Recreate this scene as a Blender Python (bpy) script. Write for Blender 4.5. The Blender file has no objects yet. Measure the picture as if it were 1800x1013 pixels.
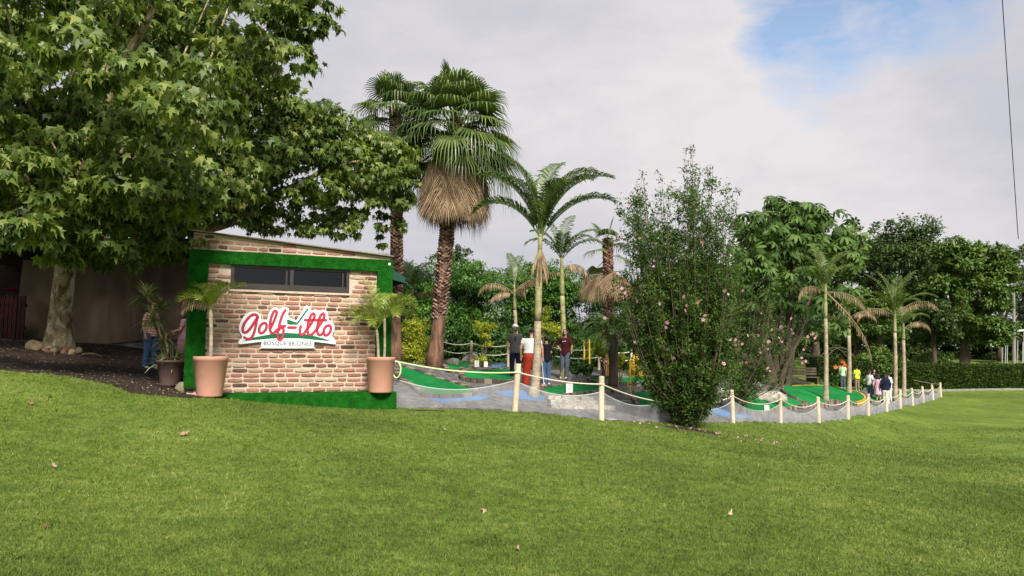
import bpy, bmesh, math, random
import numpy as np
from mathutils import Vector, Matrix
from mathutils.geometry import delaunay_2d_cdt, tessellate_polygon
R = math.radians
random.seed(7); rng = np.random.default_rng(7)
scene = bpy.context.scene
col = scene.collection

# ------------------------------------------------------------------ camera
F = 1300.0; CZ = 1.6
PITCH = math.atan(109/F); ROLL = 0.0085
cam_data = bpy.data.cameras.new('camera'); cam = bpy.data.objects.new('camera', cam_data); col.objects.link(cam)
cam_data.sensor_width = 36; cam_data.lens = 36*F/1800; cam_data.clip_end = 2000; cam_data.clip_start = 0.05
CM = Matrix.Rotation(math.pi/2+PITCH, 3, 'X') @ Matrix.Rotation(ROLL, 3, 'Z')
m4 = CM.to_4x4(); m4.translation = Vector((0, 0, CZ)); cam.matrix_world = m4
scene.camera = cam

# ------------------------------------------------------------------ world and sun
SUN_EL, SUN_AZ = R(42), R(166)       # azimuth of the sun measured from +Y towards +X
world = bpy.data.worlds.new('World'); scene.world = world; world.use_nodes = True
wn, wl = world.node_tree.nodes, world.node_tree.links
for n in list(wn): wn.remove(n)
def N(nodes, t, **kw):
    n = nodes.new(t)
    for k, v in kw.items():
        if k == 'i':
            for kk, vv in v.items(): n.inputs[kk].default_value = vv
        else: setattr(n, k, v)
    return n
out = N(wn, 'ShaderNodeOutputWorld'); bg = N(wn, 'ShaderNodeBackground', i={'Strength': .64})
sky = N(wn, 'ShaderNodeTexSky', sky_type='NISHITA', sun_disc=False, sun_elevation=SUN_EL, sun_rotation=SUN_AZ)
skm = N(wn, 'ShaderNodeMix', data_type='RGBA', blend_type='MULTIPLY', i={0: 1.0, 7: (.22, .20, .185, 1)})
wl.new(sky.outputs[0], skm.inputs[6])
tc = N(wn, 'ShaderNodeTexCoord')
def pixdir(px, py):
    d = CM @ Vector(((px-900)/F, (506.5-py)/F, -1)); return d
def wnoise(scale, det, rough, dist=0, sc=(1, 1, 2.2)):
    mp = N(wn, 'ShaderNodeMapping', i={'Scale': sc}); wl.new(tc.outputs['Generated'], mp.inputs[0])
    n = N(wn, 'ShaderNodeTexNoise', i={'Scale': scale, 'Detail': det, 'Roughness': rough, 'Distortion': dist}); wl.new(mp.outputs[0], n.inputs['Vector']); return n
def wmath(op, a, b=None, clamp=False):
    n = N(wn, 'ShaderNodeMath', operation=op, use_clamp=clamp)
    for k, v in enumerate((a, b)):
        if v is None: continue
        if isinstance(v, (int, float)): n.inputs[k].default_value = v
        else: wl.new(v, n.inputs[k])
    return n.outputs[0]
def wspot(px, py, r0, r1):            # 1 near that direction of the sky, 0 away from it
    d = pixdir(px, py).normalized()
    dp = N(wn, 'ShaderNodeVectorMath', operation='DISTANCE', i={1: d})
    nv = N(wn, 'ShaderNodeVectorMath', operation='NORMALIZE'); wl.new(tc.outputs['Generated'], nv.inputs[0])
    wl.new(nv.outputs[0], dp.inputs[0])
    mr = N(wn, 'ShaderNodeMapRange', interpolation_type='SMOOTHSTEP', i={1: r1, 2: r0, 3: 0.0, 4: 1.0}); wl.new(dp.outputs['Value'], mr.inputs[0]); return mr.outputs[0]
n1 = wnoise(2.2, 8, .55, .4); n2 = wnoise(7, 7, .6, .2); n3 = wnoise(1.1, 4, .5)
spots = wmath('MAXIMUM', wspot(1430, 60, .03, .15), wmath('MAXIMUM', wspot(1640, -30, .04, .15), wspot(1530, 20, .02, .10)))
hole = wmath('ADD', spots, wmath('MULTIPLY', wmath('SUBTRACT', n2.outputs[0], .5), 1.9))
hole = wmath('SUBTRACT', hole, .42); hole = wmath('MULTIPLY', hole, 1.7, True)
cr = N(wn, 'ShaderNodeValToRGB'); el = cr.color_ramp.elements
el[0].position = .30; el[0].color = (.45, .46, .525, 1); el[1].position = .72; el[1].color = (.74, .71, .72, 1)
e = el.new(.5); e.color = (.56, .555, .605, 1)
cmix = wmath('ADD', wmath('MULTIPLY', n1.outputs[0], .55), wmath('MULTIPLY', n3.outputs[0], .3))
cmix = wmath('ADD', cmix, wmath('MULTIPLY', wspot(1350, 190, .02, .45), .16)); cmix = wmath('ADD', cmix, wmath('MULTIPLY', wmath('SUBTRACT', n2.outputs[0], .28), .34))
wl.new(cmix, cr.inputs[0])
mx = N(wn, 'ShaderNodeMix', data_type='RGBA'); wl.new(hole, mx.inputs[0]); wl.new(cr.outputs[0], mx.inputs[6]); wl.new(skm.outputs[2], mx.inputs[7])
wl.new(mx.outputs[2], bg.inputs[0]); wl.new(bg.outputs[0], out.inputs[0])

sd = bpy.data.lights.new('sun', 'SUN'); sun = bpy.data.objects.new('sun', sd); col.objects.link(sun)
sd.energy = 3.9; sd.angle = R(14); sd.color = (1.0, .94, .85)
sv = Vector((math.sin(SUN_AZ)*math.cos(SUN_EL), math.cos(SUN_AZ)*math.cos(SUN_EL), math.sin(SUN_EL)))
sun.rotation_euler = sv.to_track_quat('Z', 'Y').to_euler()
vs = scene.view_settings; vs.view_transform = 'Standard'; vs.look = 'None'; vs.exposure = 0.8; vs.gamma = 1.0; vs.use_curve_mapping = False
scene.render.engine = 'CYCLES'; scene.cycles.max_bounces = 8; scene.cycles.transparent_max_bounces = 24

# ------------------------------------------------------------------ materials
def newmat(name):
    m = bpy.data.materials.new(name); m.use_nodes = True
    nt = m.node_tree; b = nt.nodes['Principled BSDF']; return m, nt.nodes, nt.links, b
def c4(c): return (c[0], c[1], c[2], 1)
def pmat(name, c1, c2=None, scale=6, rough=.8, bump=.15, bscale=40, spec=.3, attr=False, det=6, stretch=None, c3=None, metal=0, bdist=.01):
    """noise-mixed colour with a noise bump; attr mixes in the per-vertex number 'rnd'"""
    m, n, l, b = newmat(name)
    c2 = c2 or tuple(x*.75 for x in c1)
    ge = N(n, 'ShaderNodeNewGeometry'); src = ge.outputs['Position']
    if stretch:
        mp = N(n, 'ShaderNodeMapping', i={'Scale': stretch}); l.new(src, mp.inputs[0]); src = mp.outputs[0]
    no = N(n, 'ShaderNodeTexNoise', i={'Scale': scale, 'Detail': det, 'Roughness': .6}); l.new(src, no.inputs['Vector'])
    rp = N(n, 'ShaderNodeValToRGB'); e = rp.color_ramp.elements
    e[0].position = .32; e[0].color = c4(c1); e[1].position = .68; e[1].color = c4(c2)
    if c3: q = e.new(.5); q.color = c4(c3)
    fac = no.outputs[0]
    if attr:
        at = N(n, 'ShaderNodeAttribute', attribute_name='rnd')
        ad = N(n, 'ShaderNodeMath', operation='MULTIPLY_ADD', i={1: .9, 2: -.45}); l.new(at.outputs['Fac'], ad.inputs[0])
        a2 = N(n, 'ShaderNodeMath', operation='ADD'); l.new(ad.outputs[0], a2.inputs[0]); l.new(fac, a2.inputs[1]); fac = a2.outputs[0]
    l.new(fac, rp.inputs[0]); l.new(rp.outputs[0], b.inputs['Base Color'])
    b.inputs['Roughness'].default_value = rough; b.inputs['Specular IOR Level'].default_value = spec; b.inputs['Metallic'].default_value = metal
    if bump:
        nb = N(n, 'ShaderNodeTexNoise', i={'Scale': bscale, 'Detail': 5, 'Roughness': .65}); l.new(src, nb.inputs['Vector'])
        bp = N(n, 'ShaderNodeBump', i={'Strength': bump, 'Distance': bdist}); l.new(nb.outputs[0], bp.inputs['Height']); l.new(bp.outputs[0], b.inputs['Normal'])
    return m
def leafmat(name, cols, transl=.32, rough=.45, spec=.35, patch=1.2):
    """cols: colours from dark to light picked by the per-leaf number and by a slow noise"""
    m, n, l, b = newmat(name)
    at = N(n, 'ShaderNodeAttribute', attribute_name='rnd'); ge = N(n, 'ShaderNodeNewGeometry')
    no = N(n, 'ShaderNodeTexNoise', i={'Scale': patch, 'Detail': 2}); l.new(ge.outputs['Position'], no.inputs['Vector'])
    md = N(n, 'ShaderNodeMath', operation='MULTIPLY_ADD', i={1: .6, 2: -.3}); l.new(no.outputs[0], md.inputs[0])
    ad = N(n, 'ShaderNodeMath', operation='ADD', use_clamp=True); l.new(md.outputs[0], ad.inputs[0]); l.new(at.outputs['Fac'], ad.inputs[1])
    rp = N(n, 'ShaderNodeValToRGB'); e = rp.color_ramp.elements
    e[0].position = 0; e[0].color = c4(cols[0]); e[1].position = 1; e[1].color = c4(cols[-1])
    for k, c in enumerate(cols[1:-1]): q = e.new((k+1)/(len(cols)-1)); q.color = c4(c)
    l.new(ad.outputs[0], rp.inputs[0]); l.new(rp.outputs[0], b.inputs['Base Color'])
    b.inputs['Roughness'].default_value = rough; b.inputs['Specular IOR Level'].default_value = spec
    tr = N(n, 'ShaderNodeBsdfTranslucent'); mc = N(n, 'ShaderNodeMix', data_type='RGBA', blend_type='MULTIPLY', i={0: 1, 7: (1.25, 1.35, .55, 1)})
    l.new(rp.outputs[0], mc.inputs[6]); l.new(mc.outputs[2], tr.inputs[0])
    ms = N(n, 'ShaderNodeMixShader', i={0: transl}); l.new(b.outputs[0], ms.inputs[1]); l.new(tr.outputs[0], ms.inputs[2])
    l.new(ms.outputs[0], n['Material Output'].inputs[0]); return m
M = {}
M['plane_leaf'] = leafmat('plane tree leaf', [(.034, .060, .014), (.092, .148, .026), (.195, .255, .048), (.40, .42, .14)], .36)
M['hib_leaf'] = leafmat('hibiscus leaf', [(.018, .040, .008), (.046, .095, .015), (.12, .20, .030)], .26, .55, .2)
M['bush_leaf'] = leafmat('shrub leaf', [(.024, .07, .012), (.07, .17, .024), (.13, .27, .04)], .3, patch=.6)
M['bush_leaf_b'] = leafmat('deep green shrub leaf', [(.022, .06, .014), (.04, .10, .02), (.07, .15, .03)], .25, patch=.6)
M['yel_leaf'] = leafmat('golden shrub leaf', [(.22, .28, .02), (.42, .46, .04), (.62, .62, .10)], .35)
M['far_leaf'] = leafmat('far tree leaf', [(.028, .056, .016), (.060, .105, .026), (.11, .17, .042)], .22, patch=.25)
M['far_leaf_b'] = leafmat('far pale tree leaf', [(.040, .085, .016), (.095, .165, .028), (.17, .26, .05)], .25, patch=.25)
M['haze_leaf'] = leafmat('hazed distant tree leaf', [(.08, .11, .07), (.12, .155, .10), (.16, .19, .13)], .2, .8, .1, .1)  # haze of distance is put into this pale leaf colour
M['umb_leaf'] = leafmat('umbrella tree leaf', [(.035, .075, .016), (.065, .125, .022), (.12, .20, .045)], .2, .6, .25, .5)
M['fan_leaf'] = leafmat('fan palm leaf', [(.045, .08, .030), (.085, .135, .040), (.20, .25, .06)], .25, .4, .4, .9)
M['feather_leaf'] = leafmat('feather palm leaf', [(.034, .066, .018), (.070, .12, .026), (.16, .215, .042)], .25, .38, .45, .9)
M['feather_mid'] = leafmat('olive palm leaf', [(.05, .085, .02), (.10, .145, .03), (.20, .24, .055)], .3, .45, .3, .9)
M['feather_pale'] = leafmat('pale palm leaf', [(.11, .17, .025), (.21, .28, .04), (.38, .42, .08)], .3, .4, .4, 2)
M['dead_leaf'] = leafmat('dead palm leaf', [(.13, .09, .055), (.29, .20, .125), (.50, .37, .24)], .15, .8, .15, 2)
M['drac_leaf'] = leafmat('variegated leaf', [(.10, .20, .05), (.45, .52, .22), (.78, .78, .48)], .2, .35, .5, 3)
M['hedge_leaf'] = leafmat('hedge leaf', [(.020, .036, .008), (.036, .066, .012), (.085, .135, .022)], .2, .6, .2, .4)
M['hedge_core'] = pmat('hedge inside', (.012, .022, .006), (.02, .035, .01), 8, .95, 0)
M['pink'] = leafmat('pink petal', [(.62, .22, .32), (.75, .36, .46), (.82, .52, .58)], .35, .6, .2)
M['orange'] = leafmat('orange petal', [(.6, .12, .02), (.75, .25, .05)], .3)
M['bark'] = pmat('bark', (.10, .075, .05), (.21, .165, .12), 7, .9, .6, 30, attr=False, stretch=(1, 1, .3), bdist=.03)
M['bark_dark'] = pmat('dark bark', (.05, .038, .028), (.12, .09, .065), 7, .9, .6, 30, stretch=(1, 1, .3), bdist=.03)
M['twig'] = pmat('twig', (.07, .06, .035), (.16, .13, .08), 9, .85, .2)
def plane_bark():
    m, n, l, b = newmat('mottled plane bark')
    ge = N(n, 'ShaderNodeNewGeometry'); mp = N(n, 'ShaderNodeMapping', i={'Scale': (1, 1, .55)}); l.new(ge.outputs['Position'], mp.inputs[0])
    no = N(n, 'ShaderNodeTexNoise', i={'Scale': 5.5, 'Detail': 7, 'Roughness': .62, 'Distortion': .8}); l.new(mp.outputs[0], no.inputs['Vector'])
    rp = N(n, 'ShaderNodeValToRGB'); rp.color_ramp.interpolation = 'LINEAR'; e = rp.color_ramp.elements
    e[0].position = .34; e[0].color = (.10, .065, .03, 1); e[1].position = .68; e[1].color = (.66, .60, .47, 1)
    for p, c in ((.44, (.22, .16, .08, 1)), (.47, (.34, .28, .15, 1)), (.54, (.36, .29, .15, 1)), (.57, (.56, .49, .34, 1))): q = e.new(p); q.color = c
    l.new(no.outputs[0], rp.inputs[0]); l.new(rp.outputs[0], b.inputs['Base Color']); b.inputs['Roughness'].default_value = .85
    bp = N(n, 'ShaderNodeBump', i={'Strength': .5, 'Distance': .03}); l.new(no.outputs[0], bp.inputs['Height']); l.new(bp.outputs[0], b.inputs['Normal']); return m
M['plane_bark'] = plane_bark()
M['fan_trunk'] = pmat('fan palm trunk', (.085, .045, .032), (.33, .21, .16), 9, .9, .7, 34, attr=True, bdist=.03)
M['fan_trunk_low'] = pmat('smooth fan palm trunk base', (.03, .022, .016), (.27, .14, .09), 5, .85, .5, 26, stretch=(1.6, 1.6, .35), bdist=.02)
def ring_trunk(name, lo, hi, rings=9.0):
    m, n, l, b = newmat(name)
    ge = N(n, 'ShaderNodeNewGeometry'); sx = N(n, 'ShaderNodeSeparateXYZ'); l.new(ge.outputs['Position'], sx.inputs[0])
    nn = N(n, 'ShaderNodeTexNoise', i={'Scale': 5, 'Detail': 4}); l.new(ge.outputs['Position'], nn.inputs['Vector'])
    a = N(n, 'ShaderNodeMath', operation='MULTIPLY_ADD', i={1: rings}); l.new(sx.outputs[2], a.inputs[0]); l.new(nn.outputs[0], a.inputs[2])
    f = N(n, 'ShaderNodeMath', operation='FRACT'); l.new(a.outputs[0], f.inputs[0])
    g = N(n, 'ShaderNodeMath', operation='LESS_THAN', i={1: .10}); l.new(f.outputs[0], g.inputs[0])
    rp = N(n, 'ShaderNodeValToRGB'); e = rp.color_ramp.elements; e[0].position = .35; e[0].color = c4(lo); e[1].position = .65; e[1].color = c4(hi); l.new(nn.outputs[0], rp.inputs[0])
    mx = N(n, 'ShaderNodeMix', data_type='RGBA', i={7: c4([x*.55 for x in lo])}); sc = N(n, 'ShaderNodeMath', operation='MULTIPLY', i={1: .7}); l.new(g.outputs[0], sc.inputs[0])
    l.new(sc.outputs[0], mx.inputs[0]); l.new(rp.outputs[0], mx.inputs[6]); l.new(mx.outputs[2], b.inputs['Base Color']); b.inputs['Roughness'].default_value = .75
    bp = N(n, 'ShaderNodeBump', i={'Strength': .5, 'Distance': .01}); l.new(f.outputs[0], bp.inputs['Height']); l.new(bp.outputs[0], b.inputs['Normal']); return m
M['ring_trunk'] = ring_trunk('ringed palm trunk', (.26, .21, .15), (.46, .37, .25))
M['crownshaft'] = ring_trunk('yellow green crownshaft', (.20, .21, .07), (.38, .33, .17), 3.0)
def lawn_color(n, l, b, blade):
    ge = N(n, 'ShaderNodeNewGeometry')
    a = N(n, 'ShaderNodeTexNoise', i={'Scale': .35, 'Detail': 4, 'Roughness': .6}); l.new(ge.outputs['Position'], a.inputs['Vector'])
    c = N(n, 'ShaderNodeTexNoise', i={'Scale': 3.1, 'Detail': 5, 'Roughness': .65}); l.new(ge.outputs['Position'], c.inputs['Vector'])
    d = N(n, 'ShaderNodeTexNoise', i={'Scale': 26, 'Detail': 6, 'Roughness': .7}); l.new(ge.outputs['Position'], d.inputs['Vector'])
    def mad(x, mul, y=None, add=0.0):
        q = N(n, 'ShaderNodeMath', operation='MULTIPLY_ADD', i={1: mul, 2: add}); l.new(x, q.inputs[0])
        if y is not None: l.new(y, q.inputs[2])
        return q.outputs[0]
    s = mad(c.outputs[0], .60, mad(a.outputs[0], .75, None, -.18))
    f = N(n, 'ShaderNodeTexNoise', i={'Scale': 11, 'Detail': 4, 'Roughness': .7}); l.new(ge.outputs['Position'], f.inputs['Vector']); s = mad(f.outputs[0], .75, s, 0); s = mad(s, 1, None, -.375)
    if blade:
        at = N(n, 'ShaderNodeAttribute', attribute_name='rnd'); s = mad(at.outputs['Fac'], .50, s, 0); s = mad(s, 1, None, -.25)
    else: s = mad(d.outputs[0], .7, s); s = mad(s, 1, None, -.42)
    rp = N(n, 'ShaderNodeValToRGB'); e = rp.color_ramp.elements
    e[0].position = .12; e[0].color = (.055, .076, .014, 1); e[1].position = .90; e[1].color = (.40, .38, .17, 1)
    for p, cc in ((.32, (.081, .129, .021, 1)), (.54, (.136, .196, .031, 1)), (.76, (.217, .264, .062, 1))): q = e.new(p); q.color = cc
    l.new(s, rp.inputs[0]); l.new(rp.outputs[0], b.inputs['Base Color'])
    return d, rp
def lawnmat():
    m, n, l, b = newmat('mown lawn'); d, rp = lawn_color(n, l, b, False)
    b.inputs['Roughness'].default_value = .9; b.inputs['Specular IOR Level'].default_value = .1
    bp = N(n, 'ShaderNodeBump', i={'Strength': .8, 'Distance': .03}); l.new(d.outputs[0], bp.inputs['Height']); l.new(bp.outputs[0], b.inputs['Normal']); return m
def blademat():
    m, n, l, b = newmat('grass blade'); d, rp = lawn_color(n, l, b, True); b.inputs['Roughness'].default_value = .6; b.inputs['Specular IOR Level'].default_value = .2
    tr = N(n, 'ShaderNodeBsdfTranslucent'); l.new(rp.outputs[0], tr.inputs[0]); ms = N(n, 'ShaderNodeMixShader', i={0: .3})
    l.new(b.outputs[0], ms.inputs[1]); l.new(tr.outputs[0], ms.inputs[2]); l.new(ms.outputs[0], n['Material Output'].inputs[0]); return m
M['lawn'] = lawnmat(); M['blade'] = blademat()
M['soil'] = pmat('dark soil', (.018, .011, .008), (.070, .045, .032), 5, .95, .9, 22, c3=(.035, .022, .016), bdist=.05)
M['bed'] = pmat('planting bed soil', (.02, .016, .01), (.07, .055, .035), 4, .95, .8, 20, c3=(.035, .04, .018), bdist=.04)
M['paving'] = pmat('worn asphalt', (.060, .056, .058), (.21, .20, .19), 7, .92, .9, 70, c3=(.115, .108, .11), det=9, bdist=.012)
M['turf'] = pmat('green felt turf', (.005, .115, .028), (.014, .21, .05), 1.4, .95, .5, 160, spec=.1, bdist=.01)
M['turf_kiosk'] = pmat('deep green artificial turf', (.004, .068, .004), (.014, .15, .010), 9, .95, 1, 120, spec=.15, bdist=.02, det=8)
M['blue'] = pmat('blue felt', (.045, .14, .33), (.09, .22, .43), 2.5, .95, .3, 100, spec=.1)
M['kerb_brick'] = pmat('kerb bricks', (.07, .055, .042), (.26, .21, .165), 12, .9, .5, 40, attr=True)
M['yellow'] = pmat('yellow paint', (.62, .40, .03), (.48, .30, .02), 8, .5, .1)
M['stone'] = pmat('pale stone', (.20, .18, .15), (.50, .47, .41), 6, .9, .8, 18, bdist=.04)
M['stone_brown'] = pmat('brown boulder', (.15, .11, .06), (.36, .28, .17), 6, .9, .7, 18, bdist=.03)
M['stone_red'] = pmat('reddish stone', (.16, .07, .05), (.35, .19, .15), 6, .9, .7, 18, bdist=.03)
M['stone_moss'] = pmat('mossy block', (.10, .10, .05), (.33, .29, .2), 7, .9, .8, 18, bdist=.03)
M['post'] = pmat('cream painted post', (.42, .33, .23), (.72, .62, .46), 5, .8, .4, 26, stretch=(1, 1, .3), bdist=.012)
M['post_old'] = pmat('weathered bamboo post', (.20, .15, .08), (.36, .28, .16), 5, .8, .4, 26)
M['rope'] = pmat('cream rope', (.62, .56, .44), (.74, .69, .58), 30, .85, .5, 160, stretch=(1, 1, 1))
M['hose'] = pmat('lime garden hose', (.50, .68, .28), (.60, .76, .38), 10, .4, 0)
M['mortar'] = pmat('cream mortar', (.48, .38, .29), (.62, .51, .41), 20, .95, .9, 60, bdist=.012)
def brickmat():
    m, n, l, b = newmat('old reclaimed brick')
    at = N(n, 'ShaderNodeAttribute', attribute_name='rnd'); ge = N(n, 'ShaderNodeNewGeometry')
    no = N(n, 'ShaderNodeTexNoise', i={'Scale': 16, 'Detail': 8, 'Roughness': .7}); l.new(ge.outputs['Position'], no.inputs['Vector'])
    ad = N(n, 'ShaderNodeMath', operation='MULTIPLY_ADD', i={1: .42, 2: -.21}); l.new(no.outputs[0], ad.inputs[0])
    a2 = N(n, 'ShaderNodeMath', operation='ADD', use_clamp=True); l.new(ad.outputs[0], a2.inputs[0]); l.new(at.outputs['Fac'], a2.inputs[1])
    rp = N(n, 'ShaderNodeValToRGB'); e = rp.color_ramp.elements
    e[0].position = 0; e[0].color = (.085, .055, .040, 1); e[1].position = 1; e[1].color = (.47, .37, .27, 1)
    for p, c in ((.13, (.15, .085, .062, 1)), (.35, (.28, .135, .095, 1)), (.55, (.38, .19, .135, 1)), (.75, (.38, .26, .185, 1))): q = e.new(p); q.color = c
    l.new(a2.outputs[0], rp.inputs[0]); l.new(rp.outputs[0], b.inputs['Base Color']); b.inputs['Roughness'].default_value = .92; b.inputs['Specular IOR Level'].default_value = .15
    bp = N(n, 'ShaderNodeBump', i={'Strength': .8, 'Distance': .02}); l.new(no.outputs[0], bp.inputs['Height']); l.new(bp.outputs[0], b.inputs['Normal']); return m
M['brick'] = brickmat()
M['terracotta'] = pmat('salmon plastic pot', (.55, .275, .20), (.61, .32, .24), 4, .55, .05, 60)
M['brownpot'] = pmat('brown plastic pot', (.13, .085, .07), (.19, .13, .11), 4, .6, .1)
M['frame'] = pmat('dark window frame', (.030, .024, .022), (.040, .032, .029), 10, .4, .03, 60, spec=.5)
M['white'] = pmat('white panel', (.80, .80, .82), (.84, .84, .85), 4, .45, 0)
M['whitewash'] = pmat('chalky white', (.62, .60, .56), (.80, .78, .74), 8, .8, .3)
M['red'] = pmat('crimson letter', (.50, .025, .06), (.56, .035, .075), 8, .4, 0)
M['navy_line'] = pmat('dark letter edge', (.05, .015, .03), (.06, .02, .035), 8, .5, 0)
M['signgreen'] = pmat('sign green', (.005, .12, .05), (.008, .14, .06), 8, .45, 0)
M['ink'] = pmat('dark ink', (.03, .05, .06), (.04, .06, .07), 8, .5, 0)
M['roof'] = pmat('roof sheet', (.16, .12, .08), (.26, .20, .14), 12, .8, .3)
M['plaster'] = pmat('kiosk side render', (.20, .16, .12), (.28, .23, .18), 4, .9, .2)
M['darkroom'] = pmat('dark room wall', (.05, .045, .04), (.07, .06, .055), 3, .9, 0)
M['awning'] = pmat('dark green awning cloth', (.006, .05, .03), (.01, .065, .04), 6, .7, .1)
M['canvas'] = pmat('beige canvas sheet', (.12, .088, .058), (.19, .145, .10), 1.6, .95, .35, 12, stretch=(1, 1, .5), bdist=.04)  # colour lowered to carry the shade under the tree
M['picket'] = pmat('shade darkened red picket', (.018, .006, .005), (.045, .014, .010), 6, .8, .3)  # red darkened to stand for shade where the sun still reaches
M['redplastic'] = pmat('red plastic', (.62, .02, .02), (.66, .03, .03), 5, .35, 0)
M['shedwood'] = pmat('shade darkened shed timber', (.012, .009, .007), (.026, .019, .015), 5, .9, .3)  # near-black colour carries the shade inside the shelter
M['skin'] = pmat('skin', (.42, .24, .16), (.47, .28, .19), 6, .55, .05)
M['skin_dark'] = pmat('tanned skin', (.30, .16, .10), (.34, .19, .12), 6, .55, .05)
M['hair'] = pmat('black hair', (.012, .010, .010), (.03, .022, .018), 40, .5, .4, 90, stretch=(1, 1, .15))
M['eye'] = pmat('eye', (.02, .015, .012), (.03, .02, .015), 6, .3, 0)
M['lip'] = pmat('lip', (.35, .10, .09), (.38, .12, .10), 6, .5, 0)
def cloth(name, c, k=.82, bs=120): M[name] = pmat(name+' cloth', c, tuple(x*k for x in c), 7, .92, .3, bs, spec=.12, bdist=.004)
for nm, c in (('grey', (.12, .12, .115)), ('navy', (.012, .018, .045)), ('offwhite', (.74, .74, .74)), ('brickred', (.34, .035, .018)), ('black', (.014, .014, .018)),
              ('maroon', (.055, .010, .014)), ('jeans', (.07, .14, .27)), ('greyjeans', (.10, .12, .15)), ('mint', (.45, .72, .42)), ('neon', (.62, .85, .05)),
              ('khaki', (.28, .20, .13)), ('pinkdress', (.72, .45, .60)), ('mauve', (.40, .22, .28)), ('lightblue', (.30, .40, .66))): cloth(nm, c)
def stripes():
    m, n, l, b = newmat('red and cream striped cloth')
    ge = N(n, 'ShaderNodeNewGeometry'); sx = N(n, 'ShaderNodeSeparateXYZ'); l.new(ge.outputs['Position'], sx.inputs[0])
    a = N(n, 'ShaderNodeMath', operation='MULTIPLY', i={1: 17.0}); l.new(sx.outputs[2], a.inputs[0]); f = N(n, 'ShaderNodeMath', operation='FRACT'); l.new(a.outputs[0], f.inputs[0])
    g = N(n, 'ShaderNodeMath', operation='LESS_THAN', i={1: .5}); l.new(f.outputs[0], g.inputs[0])
    mx = N(n, 'ShaderNodeMix', data_type='RGBA', i={6: (.66, .52, .44, 1), 7: (.50, .15, .11, 1)}); l.new(g.outputs[0], mx.inputs[0]); l.new(mx.outputs[2], b.inputs['Base Color']); b.inputs['Roughness'].default_value = .9; return m
M['striped'] = stripes()
def netmat(name, alpha, c):
    m, n, l, b = newmat(name); ge = N(n, 'ShaderNodeNewGeometry'); no = N(n, 'ShaderNodeTexNoise', i={'Scale': 2.4, 'Detail': 5}); l.new(ge.outputs['Position'], no.inputs['Vector'])
    mr = N(n, 'ShaderNodeMapRange', i={1: .3, 2: .7, 3: alpha*.75, 4: alpha*1.25}); l.new(no.outputs[0], mr.inputs[0])
    b.inputs['Base Color'].default_value = c4(c); b.inputs['Roughness'].default_value = .9; tr = N(n, 'ShaderNodeBsdfTransparent'); ms = N(n, 'ShaderNodeMixShader')
    l.new(mr.outputs[0], ms.inputs[0]); l.new(tr.outputs[0], ms.inputs[1]); l.new(b.outputs[0], ms.inputs[2]); l.new(ms.outputs[0], n['Material Output'].inputs[0]); return m
M['net_thin'] = netmat('thin worn netting', .22, (.50, .50, .53)); M['net'] = netmat('white debris netting', .40, (.50, .50, .53)); M['nethem'] = netmat('net hem', .5, (.6, .66, .66))
def glassmat():
    m, n, l, b = newmat('window glass'); gl = N(n, 'ShaderNodeBsdfGlossy', i={'Roughness': .02}); gl.inputs[0].default_value = (.8, .85, .85, 1)
    tr = N(n, 'ShaderNodeBsdfTransparent'); tr.inputs[0].default_value = (.5, .5, .5, 1); ms = N(n, 'ShaderNodeMixShader', i={0: .045})
    l.new(tr.outputs[0], ms.inputs[1]); l.new(gl.outputs[0], ms.inputs[2]); l.new(ms.outputs[0], n['Material Output'].inputs[0]); return m
M['glass'] = glassmat()
M['galv'] = pmat('galvanised metal', (.45, .47, .48), (.55, .57, .58), 5, .45, .05, metal=.3)
M['concrete'] = pmat('concrete', (.19, .175, .15), (.30, .28, .25), 4, .9, .4)
M['litter'] = leafmat('fallen leaf', [(.16, .08, .045), (.30, .17, .10), (.46, .33, .24)], .1, .8, .1)

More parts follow.
